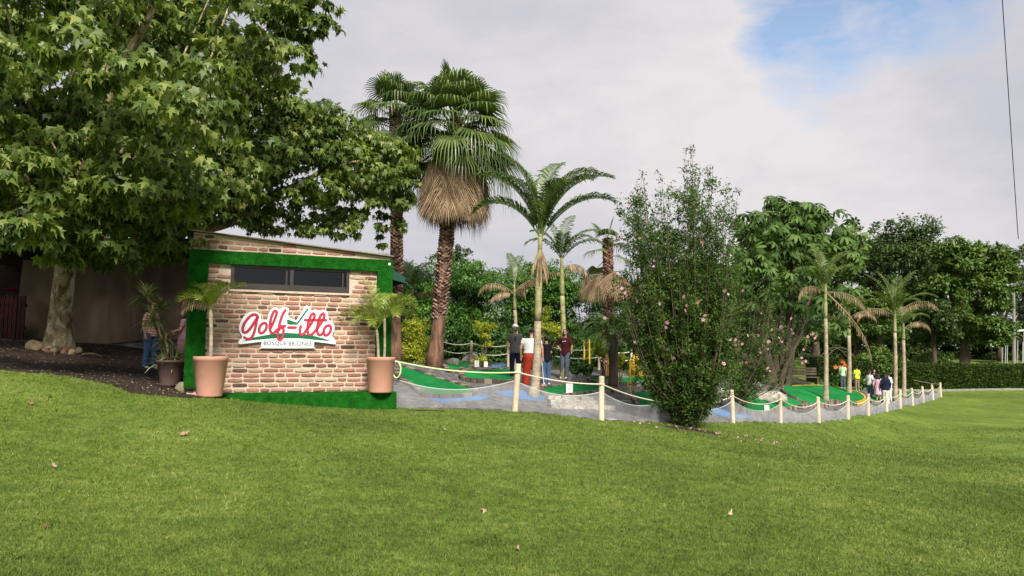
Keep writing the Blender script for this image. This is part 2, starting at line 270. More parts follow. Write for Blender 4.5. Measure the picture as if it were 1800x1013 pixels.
# ------------------------------------------------------------------ mesh helpers
class MB:
    def __init__(s): s.v = []; s.f = []; s.r = []; s.cur = .5
    def add(s, vs, fs):
        o = len(s.v); s.v += [tuple(v) for v in vs]; s.f += [tuple(i+o for i in f) for f in fs]; s.r += [s.cur]*len(vs); return o
    def box(s, c, d, rot=None, jit=0):
        vs = []
        for x, y, z in ((-1, -1, -1), (1, -1, -1), (1, 1, -1), (-1, 1, -1), (-1, -1, 1), (1, -1, 1), (1, 1, 1), (-1, 1, 1)):
            p = Vector((x*d[0]/2, y*d[1]/2, z*d[2]/2))
            if jit: p += Vector((random.uniform(-jit, jit), random.uniform(-jit, jit), random.uniform(-jit, jit)))
            if rot is not None: p = rot @ p
            vs.append(p+Vector(c))
        s.add(vs, [(0, 3, 2, 1), (4, 5, 6, 7), (0, 1, 5, 4), (1, 2, 6, 5), (2, 3, 7, 6), (3, 0, 4, 7)])
    def tube(s, pts, rad, n=8, cap=True):
        pts = [Vector(p) for p in pts]; rad = rad if hasattr(rad, '__len__') else [rad]*len(pts)
        vs = []; fs = []; up = Vector((0, 0, 1)); prev = None
        for i, p in enumerate(pts):
            t = (pts[min(i+1, len(pts)-1)]-pts[max(i-1, 0)])
            t = t.normalized() if t.length > 1e-9 else up
            if prev is None:
                a = Vector((1, 0, 0)) if abs(t.x) < .9 else Vector((0, 1, 0)); u = t.cross(a).normalized()
            else: u = (prev - t*prev.dot(t)).normalized()
            prev = u; w = t.cross(u)
            for k in range(n):
                an = 2*math.pi*k/n; vs.append(p+(u*math.cos(an)+w*math.sin(an))*rad[i])
        for i in range(len(pts)-1):
            for k in range(n): fs.append((i*n+k, i*n+(k+1) % n, (i+1)*n+(k+1) % n, (i+1)*n+k))
        if cap: fs.append(tuple(range(n-1, -1, -1))); fs.append(tuple((len(pts)-1)*n+k for k in range(n)))
        s.add(vs, fs)
    def rings(s, rs, n=16, cap=True):     # rs: list of (center, rx, ry) in horizontal planes
        vs = []; fs = []
        for c, rx, ry in rs:
            for k in range(n):
                a = 2*math.pi*k/n; vs.append((c[0]+rx*math.cos(a), c[1]+ry*math.sin(a), c[2]))
        for i in range(len(rs)-1):
            for k in range(n): fs.append((i*n+k, i*n+(k+1) % n, (i+1)*n+(k+1) % n, (i+1)*n+k))
        if cap: fs.append(tuple(range(n-1, -1, -1))); fs.append(tuple((len(rs)-1)*n+k for k in range(n)))
        s.add(vs, fs)
    def ball(s, c, r, n=10, m=8):
        r = r if hasattr(r, '__len__') else (r, r, r); vs = [(c[0], c[1], c[2]-r[2])]
        for i in range(1, m):
            ph = math.pi*i/m-math.pi/2
            for k in range(n): a = 2*math.pi*k/n; vs.append((c[0]+r[0]*math.cos(ph)*math.cos(a), c[1]+r[1]*math.cos(ph)*math.sin(a), c[2]+r[2]*math.sin(ph)))
        vs.append((c[0], c[1], c[2]+r[2])); fs = [(0, 1+(k+1) % n, 1+k) for k in range(n)]
        for i in range(m-2):
            for k in range(n): fs.append((1+i*n+k, 1+i*n+(k+1) % n, 1+(i+1)*n+(k+1) % n, 1+(i+1)*n+k))
        L = len(vs)-1; b = 1+(m-2)*n; fs += [(b+k, b+(k+1) % n, L) for k in range(n)]
        s.add(vs, fs)
    def cone(s, a, b, ra, rb, n=12): s.tube([a, b], [ra, rb], n); s.ball(a, ra, n, 8); s.ball(b, rb, n, 8)
    def prism(s, poly, mapf, d0, d1):     # poly in 2-D, mapf(u, v, depth) -> world
        n = len(poly)
        tr = tessellate_polygon([[Vector((p[0], p[1], 0)) for p in poly]])
        vs = [mapf(p[0], p[1], d0) for p in poly]+[mapf(p[0], p[1], d1) for p in poly]
        fs = [tuple(t) for t in tr]+[tuple(n+i for i in t[::-1]) for t in tr]+[(i, (i+1) % n, n+(i+1) % n, n+i) for i in range(n)]
        s.add(vs, fs)
    def build(s, name, mat, parent=None, smooth=False, loc=None):
        me = bpy.data.meshes.new(name); me.from_pydata(s.v, [], s.f)
        at = me.attributes.new('rnd', 'FLOAT', 'POINT'); at.data.foreach_set('value', np.array(s.r, dtype=np.float32))
        return link(name, me, mat, parent, smooth, loc)
def link(name, me, mat, parent=None, smooth=False, loc=None):
    if smooth: me.polygons.foreach_set('use_smooth', np.ones(len(me.polygons), dtype=bool))
    me.materials.append(M[mat] if isinstance(mat, str) else mat)
    bm_fix = None
    if parent is not None:
        me.transform(Matrix.Translation(-parent.location))          # parents are unrotated empties
    elif loc is not None:
        me.transform(Matrix.Translation(-Vector(loc)))
    o = bpy.data.objects.new(name, me); col.objects.link(o)
    if parent is not None: o.parent = parent
    elif loc is not None: o.location = loc
    return o
def subpart(o, parent):               # a sub-part: parent is a mesh whose own offset is zero
    o.parent = parent; return o
def thing(name, label, cat, loc, group=None):
    o = bpy.data.objects.new(name, None); col.objects.link(o); o.location = loc; o.empty_display_size = .2
    o['label'] = label; o['category'] = cat
    if group: o['group'] = group
    return o
def tag(o, label, cat, group=None, kind=None):
    if label: o['label'] = label
    if cat: o['category'] = cat
    if group: o['group'] = group
    if kind: o['kind'] = kind
    return o
def tris_mesh(verts, tris, rnd):
    me = bpy.data.meshes.new('m'); nv, nt = len(verts), len(tris)
    me.vertices.add(nv); me.vertices.foreach_set('co', verts.astype(np.float32).ravel())
    me.loops.add(nt*3); me.loops.foreach_set('vertex_index', tris.astype(np.int32).ravel())
    me.polygons.add(nt); me.polygons.foreach_set('loop_start', np.arange(0, nt*3, 3, dtype=np.int32)); me.polygons.foreach_set('loop_total', np.full(nt, 3, dtype=np.int32))
    at = me.attributes.new('rnd', 'FLOAT', 'POINT'); at.data.foreach_set('value', rnd.astype(np.float32)); me.update(calc_edges=True); return me
def nrm(a): return a/np.maximum(np.linalg.norm(a, axis=-1, keepdims=True), 1e-9)
def leaves(name, tpl, pos, tip, nor, size, mat, parent, rnd=None):
    """many real leaf shapes in one mesh: tpl = (verts, tris), tip and nor give each leaf its own direction"""
    tv, tt = tpl; n = len(pos); tip = nrm(tip); z = nrm(nor-(nor*tip).sum(1, keepdims=True)*tip); x = np.cross(tip, z)
    if rnd is None: rnd = rng.random(n)
    V = pos[:, None, :]+size[:, None, None]*(tv[None, :, 0:1]*x[:, None, :]+tv[None, :, 1:2]*tip[:, None, :]+tv[None, :, 2:3]*z[:, None, :])
    T = tt[None]+(np.arange(n)*len(tv))[:, None, None]
    me = tris_mesh(V.reshape(-1, 3), T.reshape(-1, 3), np.repeat(rnd, len(tv)))
    return link(name, me, mat, parent)
def fan_tpl(outline, center, droop=.25):
    v = [center]+outline; v = np.array([(a, b, -droop*(a*a+b*b)+.12*abs(a)) for a, b in v]); n = len(outline)
    return v, np.array([(0, 1+i, 1+(i+1) % n) for i in range(n)])
T_STAR = fan_tpl([(0, 0), (.30, -.04), (.25, .20), (.55, .52), (.19, .50), (0, 1.08), (-.19, .50), (-.55, .52), (-.25, .20), (-.30, -.04)], (0, .34), .42)
T_OVAL = fan_tpl([(0, 0), (.22, .3), (.2, .62), (0, 1), (-.2, .62), (-.22, .3)], (0, .45))
T_DIA = (np.array([(0, 0, 0), (.28, .45, .06), (0, 1, -.12), (-.28, .45, .06)]), np.array([(0, 1, 2), (0, 2, 3)]))
T_LONG = (np.array([(0, 0, 0), (.045, .35, .05), (0, 1, -.35), (-.045, .35, .05)]), np.array([(0, 1, 2), (0, 2, 3)]))
def rosette(k, length, droop, w):
    v = []; t = []
    for i in range(k):
        a = 2*math.pi*i/k; c, s = math.cos(a), math.sin(a)
        def q(r, side, z): return (c*r-s*side, s*r+c*side, z)
        o = len(v); L = length
        v += [q(.12, 0, 0), q(.5*L, w, -.18*droop), q(.5*L, -w, -.18*droop), q(.85*L, w*.8, -.62*droop), q(.85*L, -w*.8, -.62*droop), q(L*.98, 0, -.95*droop)]
        t += [(o, o+1, o+2), (o+1, o+3, o+2), (o+2, o+3, o+4), (o+3, o+5, o+4)]
    return np.array(v), np.array(t)
T_UMB = rosette(8, 1.0, .85, .19)
T_TUFT = rosette(5, 1.0, .35, .2)
def T_flower():
    v = [(0, 0, 0)]; t = []
    for i in range(5):
        a = 2*math.pi*i/5; o = len(v)
        for da, r, z in ((-.5, .75, .25), (0, 1.0, .2), (.5, .75, .25)): v.append((math.cos(a+da)*r, math.sin(a+da)*r, z))
        t += [(0, o, o+1), (0, o+1, o+2)]
    return np.array(v), np.array(t)
T_FLOW = T_flower()

# ------------------------------------------------------------------ terrain from measured points
def P(px, py, Y):
    d = pixdir(px, py); k = Y/d.y; return Vector((d.x*k, Y, CZ+d.z*k))
ctl = [P(*a) for a in [
    (0, 648, 13), (60, 655, 12.8), (100, 612, 17), (258, 650, 17), (20, 602, 20.5), (200, 607, 21), (300, 622, 21), (285, 672, 15.6), (335, 697, 14.4), (368, 698, 13.75), (440, 705, 14.7), (690, 719, 15.6),
    (905, 723, 15.8), (1057, 739, 16.9), (1180, 743, 19), (1287, 743, 22), (1370, 743, 25.5), (1437, 742, 29), (1488, 736, 31.5), (1523, 730, 34), (1556, 723, 37), (1580, 718, 39),
    (1602, 713, 42), (1621, 708, 45), (1638, 703, 48), (1652, 698, 51), (1660, 680, 57), (1800, 684, 57), (1425, 673, 52), (905, 668, 24), (985, 670, 25), (940, 699, 19), (760, 645, 21.5), (690, 650, 20),
    (850, 640, 31), (1075, 655, 29), (1130, 672, 26), (1350, 690, 31), (1450, 706, 33), (1560, 706, 40), (700, 630, 32), (1250, 668, 34), (1500, 650, 80), (1790, 642, 85), (1200, 640, 80), (800, 628, 80), (300, 600, 60), (1215, 752, 18.6)]]
ctl += [Vector(a) for a in [(0, 0, 0), (0, 5, 0), (-5, 5, .22), (5, 5, -.18), (-6, 9.5, .45), (8, 10, -.45), (0, 10, .08), (14, 15, -.8), (24, 28, -1.3), (40, 40, -1.4), (-30, 20, 2.2), (-30, 0, 1.0), (30, 0, -1),
    (0, -20, .3), (-60, 60, 3), (60, 60, -1.3), (-200, 200, 2), (0, 250, 1), (200, 200, .5), (200, 0, 0), (-200, 0, 1.5), (0, -200, 0)]]
_c = np.array([[v.x, v.y, v.z] for v in ctl]); _n = len(_c)
def _k(r2): return np.where(r2 > 1e-9, .5*r2*np.log(np.maximum(r2, 1e-9)), 0)
_r2 = ((_c[:, None, :2]-_c[None, :, :2])**2).sum(-1); _K = _k(_r2)+np.eye(_n)*.12; _Pm = np.hstack([np.ones((_n, 1)), _c[:, :2]])
_A = np.block([[_K, _Pm], [_Pm.T, np.zeros((3, 3))]]); _w = np.linalg.solve(_A, np.concatenate([_c[:, 2], np.zeros(3)]))
def gzv(x, y):
    x = np.clip(np.asarray(x, float), -250, 250); y = np.clip(np.asarray(y, float), -250, 300); sh = x.shape; x = x.ravel(); y = y.ravel(); o = np.empty(len(x))
    for i in range(0, len(x), 60000):
        a, b = x[i:i+60000], y[i:i+60000]; r2 = (a[:, None]-_c[None, :, 0])**2+(b[:, None]-_c[None, :, 1])**2
        o[i:i+60000] = _k(r2)@_w[:_n]+_w[_n]+_w[_n+1]*a+_w[_n+2]*b
    return o.reshape(sh)
def gz(x, y): return float(gzv(np.array([x]), np.array([y]))[0])
def G(px, Y):                          # the point of the ground seen at column px, Y metres out
    d = pixdir(px, 650); x = d.x*Y/d.y; return Vector((x, Y, gz(x, Y)))
def hit(px, py, h=0, y0=6, y1=90):     # where the line of sight meets the ground raised by h
    d = pixdir(px, py); ys = np.arange(y0, y1, .1); z = CZ+d.z*ys/d.y; g = gzv(d.x*ys/d.y, ys)+h
    i = np.argmax(z <= g); y = ys[i] if z[i] <= g[i] else y1
    if z[i] <= g[i] and i > 0:
        a0 = z[i-1]-g[i-1]; a1 = z[i]-g[i]; y = ys[i-1]+.1*a0/(a0-a1)
    x = d.x*y/d.y; return Vector((x, y, gz(x, y)))
def axis(parts):
    a = [np.arange(p, q, s) for p, q, s in parts]; return np.concatenate(a+[[parts[-1][1]]])
gx = axis([(-600, -60, 30), (-60, -20, 2), (-20, 24, .3), (24, 60, .8), (60, 600, 30)])
gy = axis([(-300, -20, 20), (-20, 2, 2), (2, 40, .3), (40, 100, 1), (100, 900, 40)])
XX, YY = np.meshgrid(gx, gy); ZZ = gzv(XX, YY)
nx, ny = len(gx), len(gy); V = np.stack([XX, YY, ZZ], -1).reshape(-1, 3)
ii = (np.arange(ny-1)[:, None]*nx+np.arange(nx-1)[None]).ravel(); T = np.concatenate([np.stack([ii, ii+1, ii+nx+1], 1), np.stack([ii, ii+nx+1, ii+nx], 1)])
me = tris_mesh(V, T, np.zeros(len(V))); lawn = link('lawn', me, 'lawn', smooth=True); lawn['kind'] = 'structure'

def densify(poly, step=.5, closed=True):
    o = []; n = len(poly)
    for i in range(n if closed else n-1):
        a, b = Vector(poly[i][:2]), Vector(poly[(i+1) % n][:2]); k = max(1, int((b-a).length/step))
        o += [a.lerp(b, j/k) for j in range(k)]
    return o
def crspline(pts, k=4, closed=True):
    n = len(pts); o = []
    for i in range(n if closed else n-1):
        p = [Vector(pts[(i+j) % n]) if closed else Vector(pts[min(max(i+j, 0), n-1)]) for j in (-1, 0, 1, 2)]
        for s in range(k):
            t = s/k; o.append(.5*((2*p[1])+(p[2]-p[0])*t+(2*p[0]-5*p[1]+4*p[2]-p[3])*t*t+(3*p[1]-p[0]-3*p[2]+p[3])*t**3))
    if not closed: o.append(Vector(pts[-1]))
    return o
def inpoly(x, y, poly):
    ins = np.zeros(x.shape, bool); n = len(poly)
    for i in range(n):
        x1, y1 = poly[i][0], poly[i][1]; x2, y2 = poly[(i+1) % n][0], poly[(i+1) % n][1]
        c = ((y1 > y) != (y2 > y)) & (x < (x2-x1)*(y-y1)/((y2-y1) or 1e-12)+x1); ins ^= c
    return ins
def sheet(name, poly, h, mat, step=.3, skirt=.15, parent=None, zf=None):
    poly = densify(poly, step); zf = zf or (lambda x, y: gzv(x, y)+h)
    xs = np.array([p.x for p in poly]); ys = np.array([p.y for p in poly])
    ax, ay = np.meshgrid(np.arange(xs.min(), xs.max(), step), np.arange(ys.min(), ys.max(), step)); ax = ax.ravel(); ay = ay.ravel()
    k = inpoly(ax, ay, poly); pts = [p.copy() for p in poly]+[Vector((a, b)) for a, b in zip(ax[k], ay[k])]
    n = len(poly); v, e, f, ov, oe, of = delaunay_2d_cdt(pts, [(i, (i+1) % n) for i in range(n)], [], 1, 1e-4)
    vx = np.array([p.x for p in v]); vy = np.array([p.y for p in v]); vz = zf(vx, vy); vs = [(a, b, c) for a, b, c in zip(vx, vy, vz)]
    b = MB(); b.add(vs, [tuple(q) for q in f])
    o = len(b.v); rim = [(p.x, p.y) for p in poly]; rz = zf(np.array([p[0] for p in rim]), np.array([p[1] for p in rim]))
    b.add([(p[0], p[1], z) for p, z in zip(rim, rz)]+[(p[0], p[1], z-skirt) for p, z in zip(rim, rz)], [(i, (i+1) % n, n+(i+1) % n, n+i) for i in range(n)])
    return b.build(name, mat, parent)

FP = [(905, 15.8), (1057, 16.9), (1180, 19), (1287, 22), (1370, 25.5), (1437, 29), (1488, 31.5), (1523, 34), (1556, 37), (1580, 39), (1602, 42), (1621, 45), (1638, 48), (1652, 51)]
fence_pts = [G(*a) for a in FP]
dirt_poly = [hit(*a) for a in [(0, 650), (60, 655), (120, 662), (180, 673), (235, 690), (300, 697), (345, 700)]]+[G(400, 15.5), G(560, 17.5), G(560, 24), Vector((-9, 26, 0)), Vector((-24, 26, 0)), Vector((-26, 12, 0)), Vector((-15, 12.2, 0))]
dirt_poly = crspline([p.xy for p in dirt_poly], 4)
for i, p in enumerate(dirt_poly): p += Vector((random.uniform(-.06, .06), random.uniform(-.12, .12)))
sheet('bare_soil', dirt_poly, .018, 'soil')['kind'] = 'structure'
pave_poly = [G(693, 15.9), G(800, 15.7)]+fence_pts+[G(1640, 54), G(1500, 50), G(1420, 41), G(1250, 31), G(1000, 28), G(820, 29), G(700, 24), G(640, 18)]
pave_poly = [p.xy for p in pave_poly]
sheet('course_path', pave_poly, .022, 'paving')['kind'] = 'structure'
bed_poly = [p.xy for p in [G(640, 17.9), G(700, 23.9), G(820, 28.9), G(1000, 27.9), G(1250, 30.9), G(1420, 40.9), G(1425, 51), G(1390, 64), G(900, 62), G(600, 48), G(560, 24.3)]]
sheet('planting_bed', bed_poly, .012, 'bed', step=.6)['kind'] = 'structure'

def bare_patch(px, py, rx, ry):
    c = hit(px, py); pts = [Vector((c.x+rx*math.cos(a/14*6.283)*random.uniform(.6, 1.1), c.y+ry*math.sin(a/14*6.283)*random.uniform(.6, 1.1))) for a in range(14)]; patches.append(crspline(pts, 3)); sheet('bare_patch', patches[-1], .006, 'soil', .15, .05)['kind'] = 'structure'
patches = []
bare_patch(622, 716, .75, .22); bare_patch(745, 722, .5, .08); bare_patch(1216, 756, .8, .45)
# ------------------------------------------------------------------ grass blades
def grass():
    n = 620000; u = rng.random(n); y = 1/(1/3.6-u*(1/3.6-1/34.0)); x = rng.uniform(-1, 1, n)*(.84*y+.6)
    k = ~inpoly(x, y, pave_poly) & ~inpoly(x, y, [p+Vector((0, 0)) for p in dirt_poly]); 
    # the lawn thins out in a ragged line towards the bare soil
    for q in patches: k &= ~(inpoly(x, y, q) & (rng.random(n) < .8))
    x, y = x[k], y[k]; z = gzv(x, y); n = len(x)
    h = (.009+.024*rng.random(n)**2.2)*(.75+y/14); w = .0022*(.8+y/4.2); a = rng.random(n)*6.283; ln = rng.normal(0, .55, (n, 2))*h[:, None]
    p = np.stack([x, y, z-.004], 1); sd_ = np.stack([np.cos(a)*w, np.sin(a)*w, np.zeros(n)], 1); top = p+np.stack([ln[:, 0], ln[:, 1], h], 1)
    V = np.stack([p-sd_, p+sd_, top], 1).reshape(-1, 3); T = np.arange(n*3).reshape(-1, 3)
    o = link('grass', tris_mesh(V, T, np.repeat(rng.random(n), 3)), 'blade'); tag(o, 'short mown green grass growing all over the foreground lawn', 'grass', kind='stuff')
grass()

# ------------------------------------------------------------------ mini golf lanes
def offset_poly(poly, d):
    n = len(poly); o = []; area = sum(poly[i].x*poly[(i+1) % n].y-poly[(i+1) % n].x*poly[i].y for i in range(n)); s = 1 if area > 0 else -1
    for i in range(n):
        t = (poly[(i+1) % n]-poly[i-1]).normalized(); o.append(poly[i]+Vector((t.y, -t.x))*d*s)
    return o
def lane(pix, label, h=.12, kerb='kerb_brick', open_edges=(), kh=.025, step=.17, kw=.13, mat='turf', smooth=3, lift=None):
    pts = [hit(a, b, h).xy for a, b in pix]; cen = sum(pts, Vector((0, 0)))/len(pts)
    base = Vector((cen.x, cen.y, gz(cen.x, cen.y)))
    root = thing('golf_lane', label, 'golf lane', base, 'raised green felt golf lanes')
    pl = crspline(pts, smooth); sheet('felt', pl, h, mat, .25, h+.06, root)
    b = MB(); yb = MB(); dp = densify(pl, step); rim = kerb == 'yellow'; kerb = 'kerb_brick' if rim else kerb
    for i in range(len(dp)):
        a, c = dp[i], dp[(i+1) % len(dp)]; m = (a+c)/2; L = (c-a).length
        if L < .03: continue
        t = (c-a)/L; nn = Vector((t.y, -t.x))*kw/2; b.cur = random.random(); e = t*(L*.03 if kerb != 'yellow' else 0); j = random.uniform(-.008, .008); vs = []
        for q in (a+e, c-e):
            g = gz(q.x, q.y)
            for s_, z in ((-1, g-.06), (1, g-.06), (1, g+h+kh+j), (-1, g+h+kh+j)): vs.append((q.x+nn.x*s_, q.y+nn.y*s_, z))
        (yb if rim and nn.y*(1 if True else 0) != 0 and ((a+c)/2-cen).y > .1 else b).add(vs, [(0, 1, 2, 3), (7, 6, 5, 4), (0, 4, 5, 1), (1, 5, 6, 2), (2, 6, 7, 3), (3, 7, 4, 0)])
    b.build('brick_kerb', kerb, root)
    if yb.v: yb.build('painted_rim', 'yellow', root)
    return root
lane([(700, 645), (716, 646), (770, 664), (836, 685), (812, 694), (752, 694), (724, 676), (700, 661)], 'long green felt lane sloping down from the right salmon pot past the scaly palm', .09)
lane([(811, 660), (822, 650), (862, 649), (900, 651), (903, 668), (862, 668), (826, 666)], 'rounded green felt lane the bearded man in the white cap stands on', .11)
lane([(958, 680), (1013, 671), (1053, 678), (1085, 684), (1040, 688), (984, 694), (957, 692)], 'green felt lane with a white number board, right of the woman in red trousers', .09)
lane([(1109, 690), (1158, 690), (1182, 699), (1184, 716), (1150, 720), (1123, 717), (1119, 706)], 'green felt lane running behind the stem of the tall pink flowered bush', .10)
lane([(1078, 668), (1092, 664), (1145, 664), (1150, 671), (1100, 674)], 'narrow green felt lane under the yellow rails and the yellow ring', .12)
lane([(1296, 687), (1340, 686), (1372, 693), (1436, 706), (1393, 715), (1364, 718), (1325, 726), (1295, 713), (1315, 705), (1300, 697)], 'green felt lane carrying the big pale rock', .12)
lane([(1376, 684), (1400, 678), (1450, 678), (1495, 686), (1520, 697), (1510, 706), (1440, 711), (1400, 700)], 'dark green felt lane rimmed in yellow beside the palm with hanging dead fronds', .20, kerb='yellow', kh=.03, kw=.09)
lane([(1528, 697), (1560, 693), (1600, 688), (1612, 692), (1590, 701), (1545, 706)], 'far green felt lane around the feet of the group of players', .10)
lane([(776, 640), (812, 636), (830, 641), (812, 648), (786, 648)], 'small green felt lane at the back left, behind the scaly palm trunk', .10)
lane([(1035, 664), (1070, 662), (1074, 668), (1046, 671)], 'short green felt lane behind the girl in the maroon shirt', .12)
def mat_patch(pix, label):
    pts = [hit(a, b, .03).xy for a, b in pix]; c = sum(pts, Vector((0, 0)))/len(pts)
    o = sheet('felt_mat', pts, .034, 'blue', .25, .03); tag(o, label, 'felt mat', 'blue felt tee mats')
mat_patch([(752, 701), (765, 696), (836, 693), (864, 697), (850, 702), (776, 708)], 'long blue felt mat at the foot of the sloping green lane')
mat_patch([(868, 690), (900, 686), (958, 692), (982, 697), (946, 704), (905, 700)], 'blue felt mat under the feet of the woman in red trousers')
mat_patch([(778, 652), (793, 645), (820, 646), (806, 653)], 'blue felt mat beside the foot of the scaly palm trunk')
mat_patch([(1248, 722), (1283, 713), (1326, 732), (1310, 736), (1262, 731)], 'blue felt mat behind the netting just right of the flowering bush')
mat_patch([(862, 641), (884, 639), (893, 643), (866, 645)], 'small blue felt mat at the back by the rear rope posts')
# low masonry slope beside the lane in front
def stonewall():
    r = thing('stone_slope', 'low slope of pale stone slabs between the two lanes behind the netting', 'stone edging', hit(1030, 715))
    b = MB()
    for i in range(13):
        for j in range(3):
            px = 968+i*11+random.uniform(-2, 2)+j*3; py = 706+i*.25+j*6-(3 if i > 9 else 0); p = hit(px, py); b.cur = random.random()
            b.box((p.x, p.y, p.z+.10-.03*j), (.19, .26, .12), Matrix.Rotation(random.uniform(-.15, .15)+.3, 3, 'Z'), .018)
    b.build('slab', 'stone', r)
stonewall()

# ------------------------------------------------------------------ rocks
def rock(p, d, mat, label, group=None, seed=0, cat='rock', name='rock'):
    b = bmesh.new(); bmesh.ops.create_icosphere(b, subdivisions=3, radius=.5); rs = random.Random(seed)
    pl = [(Vector((rs.gauss(0, 1), rs.gauss(0, 1), rs.gauss(0, 1))).normalized(), rs.uniform(.28, .42)) for _ in range(9)]
    for v in b.verts:
        for n_, dd in pl:
            k = v.co.dot(n_)-dd
            if k > 0: v.co -= n_*k*.85
        v.co += Vector((rs.uniform(-1, 1), rs.uniform(-1, 1), rs.uniform(-1, 1)))*.012
        v.co.x *= d[0]; v.co.y *= d[1]; v.co.z = v.co.z*d[2]
    me = bpy.data.meshes.new(name); b.to_mesh(me); b.free(); me.attributes.new('rnd', 'FLOAT', 'POINT')
    o = link(name, me, mat); o.location = (p.x, p.y, p.z+d[2]*.30); tag(o, label, cat, group); return o
rock(hit(61, 616), (.40, .32, .30), 'stone_brown', 'smooth rounded tan boulder left of the mottled tree trunk', seed=1, name='boulder')
for i, (a, b_, s, m, lb) in enumerate([(80, 620, .16, 'stone_red', 'small reddish stone at the left foot of the mottled trunk'), (93, 622, .18, 'stone_brown', 'yellowish flat stone in front of the mottled trunk'),
        (118, 619, .20, 'stone_red', 'reddish stone right of the trunk foot, top of the little pile'), (112, 624, .15, 'stone_red', 'low dark reddish stone at the front of the little pile'),
        (126, 625, .19, 'stone_brown', 'grey brown stone in the middle of the little pile by the trunk'), (136, 622, .22, 'stone_brown', 'tallest brown stone, right end of the pile by the trunk'), (124, 612, .2, 'stone_red', 'pinkish stone leaning on the trunk behind the little pile')]):
    rock(hit(a, b_), (s, s*.9, s*.95), m, lb, 'stones piled at the mottled tree', 20+i)
rock(G(325, 14.75), (.34, .28, .30), 'stone_moss', 'squarish mossy stone between the brown pot and the left salmon pot', seed=3)
pr = hit(1356, 706, .12); pr.z += .10; rock(pr, (1.55, .8, .62), 'stone', 'large pale craggy rock lying on the green felt lane', seed=5)
for i, (a, b_, s, lb) in enumerate([(1252, 706, .42, 'leftmost pale rock of the heap right of the flowering bush'), (1262, 700, .5, 'tall pale rock at the back of the heap beside the flowering bush'),
        (1262, 711, .35, 'low pale rock at the front of the heap beside the flowering bush'), (1278, 703, .42, 'rightmost pale rock of the heap beside the flowering bush'), (1272, 694, .4, 'pale rock at the top of the heap beside the flowering bush')]):
    rock(hit(a, b_), (s, s*.8, s*.8), 'stone', lb, 'pale rocks heaped beside the flowering bush', 40+i)
rock(hit(826, 641), (.75, .5, .6), 'stone', 'white painted rock at the back of the course, left of a rear rope post', seed=9)
rock(hit(797, 645), (.6, .5, .4), 'stone', 'grey rock beside the small back green lane', seed=10)
rock(hit(1104, 700), (.3, .3, .3), 'stone', 'pale round stone at the corner of the lane left of the flowering bush', seed=11)
rock(hit(1072, 707), (.42, .3, .2), 'stone', 'flat pale rock right behind the second cream fence post', seed=12)
rock(hit(1330, 682), (.5, .4, .35), 'stone', 'pale rock behind the lane with the big rock, under the leaning trunk', seed=13)
rock(hit(1072, 739), (.34, .16, .06), 'stone', 'flat pale stone on the lawn at the foot of the second fence post', seed=14)

# ------------------------------------------------------------------ rope fence
def catenary(a, b, sag, n=10): return [a.lerp(b, i/n)-Vector((0, 0, sag*4*(i/n)*(1-i/n))) for i in range(n+1)]
def rope_fence():
    root = thing('rope_fence', 'cream post and rope fence with white netting curving along the edge of the lawn', 'fence', fence_pts[0])
    hs = [1.0, .99, .62, .96, .98, .98, .98, .98, .98, .96, .98, .98, .98, .98]; tops = []
    for i, (p, h) in enumerate(zip(fence_pts, hs)):
        r = .066 if i < 5 else .075; lean = Vector(((.075 if i == 0 else random.uniform(-.045, .045)), random.uniform(-.03, .03), 0))
        b = MB(); b.tube([p+Vector((0, 0, -.1)), p+lean*.5+Vector((0, 0, h*.5)), p+lean+Vector((0, 0, h-.02)), p+lean+Vector((0, 0, h))], [r, r*.97, r*.93, r*.75], 12)
        po = b.build('post', 'post_old' if i == 2 else 'post', root)
        if i == 2: po['label'] = 'short weathered brown post'
        b = MB(); q = p+lean*.85+Vector((0, 0, h*.82)); b.tube([q-Vector((0, 0, .012)), q+Vector((0, 0, .012))], r*1.10, 12); b.build('rope_loop', 'rope', root)
        tops.append(q)
    anchors = [G(694, 15.75)+Vector((0, 0, .98))]+[t+Vector((0, -.07, 0)) for t in tops]
    for i in range(len(anchors)-1):
        L = (anchors[i+1]-anchors[i]).length; b = MB(); b.tube(catenary(anchors[i], anchors[i+1], ((.035, .028, .03, .04)[i] if i < 4 else random.uniform(.045, .065))*L, 14), .015, 6); b.build('rope', 'hose' if i == 0 else 'rope', root)
    gp = [G(692, 15.75)]+fence_pts
    for i in range(len(gp)-1):
        a, c = gp[i], gp[i+1]; n = 24; m = 8; b = MB(); hem = []; L = (c-a).length
        hL, hR = (.62 if i == 0 else .64), .64
        for k in range(n+1):
            t = k/n; q = a.lerp(c, t); g = gz(q.x, q.y); top = (hL*(1-t)+hR*t)-4*t*(1-t)*min(.30, .09*L); w = .05*math.sin(t*9+i)*4*t*(1-t)
            for j in range(m+1): b.v.append((q.x, q.y+w*(j/m)+.03*math.sin(t*31+j*.8)*(1-j/m), g-.03+(top+.03)*j/m)); b.r.append(.5)
            hem.append(Vector((q.x, q.y+w, g+top)))
        for k in range(n):
            for j in range(m): o = k*(m+1)+j; b.f.append((o, o+m+1, o+m+2, o+1))
        b.build('netting', 'net_thin' if i < 4 else 'net', root, True)
        b = MB(); b.tube(hem, .012, 5); b.build('net_hem', 'nethem', root)
rope_fence()
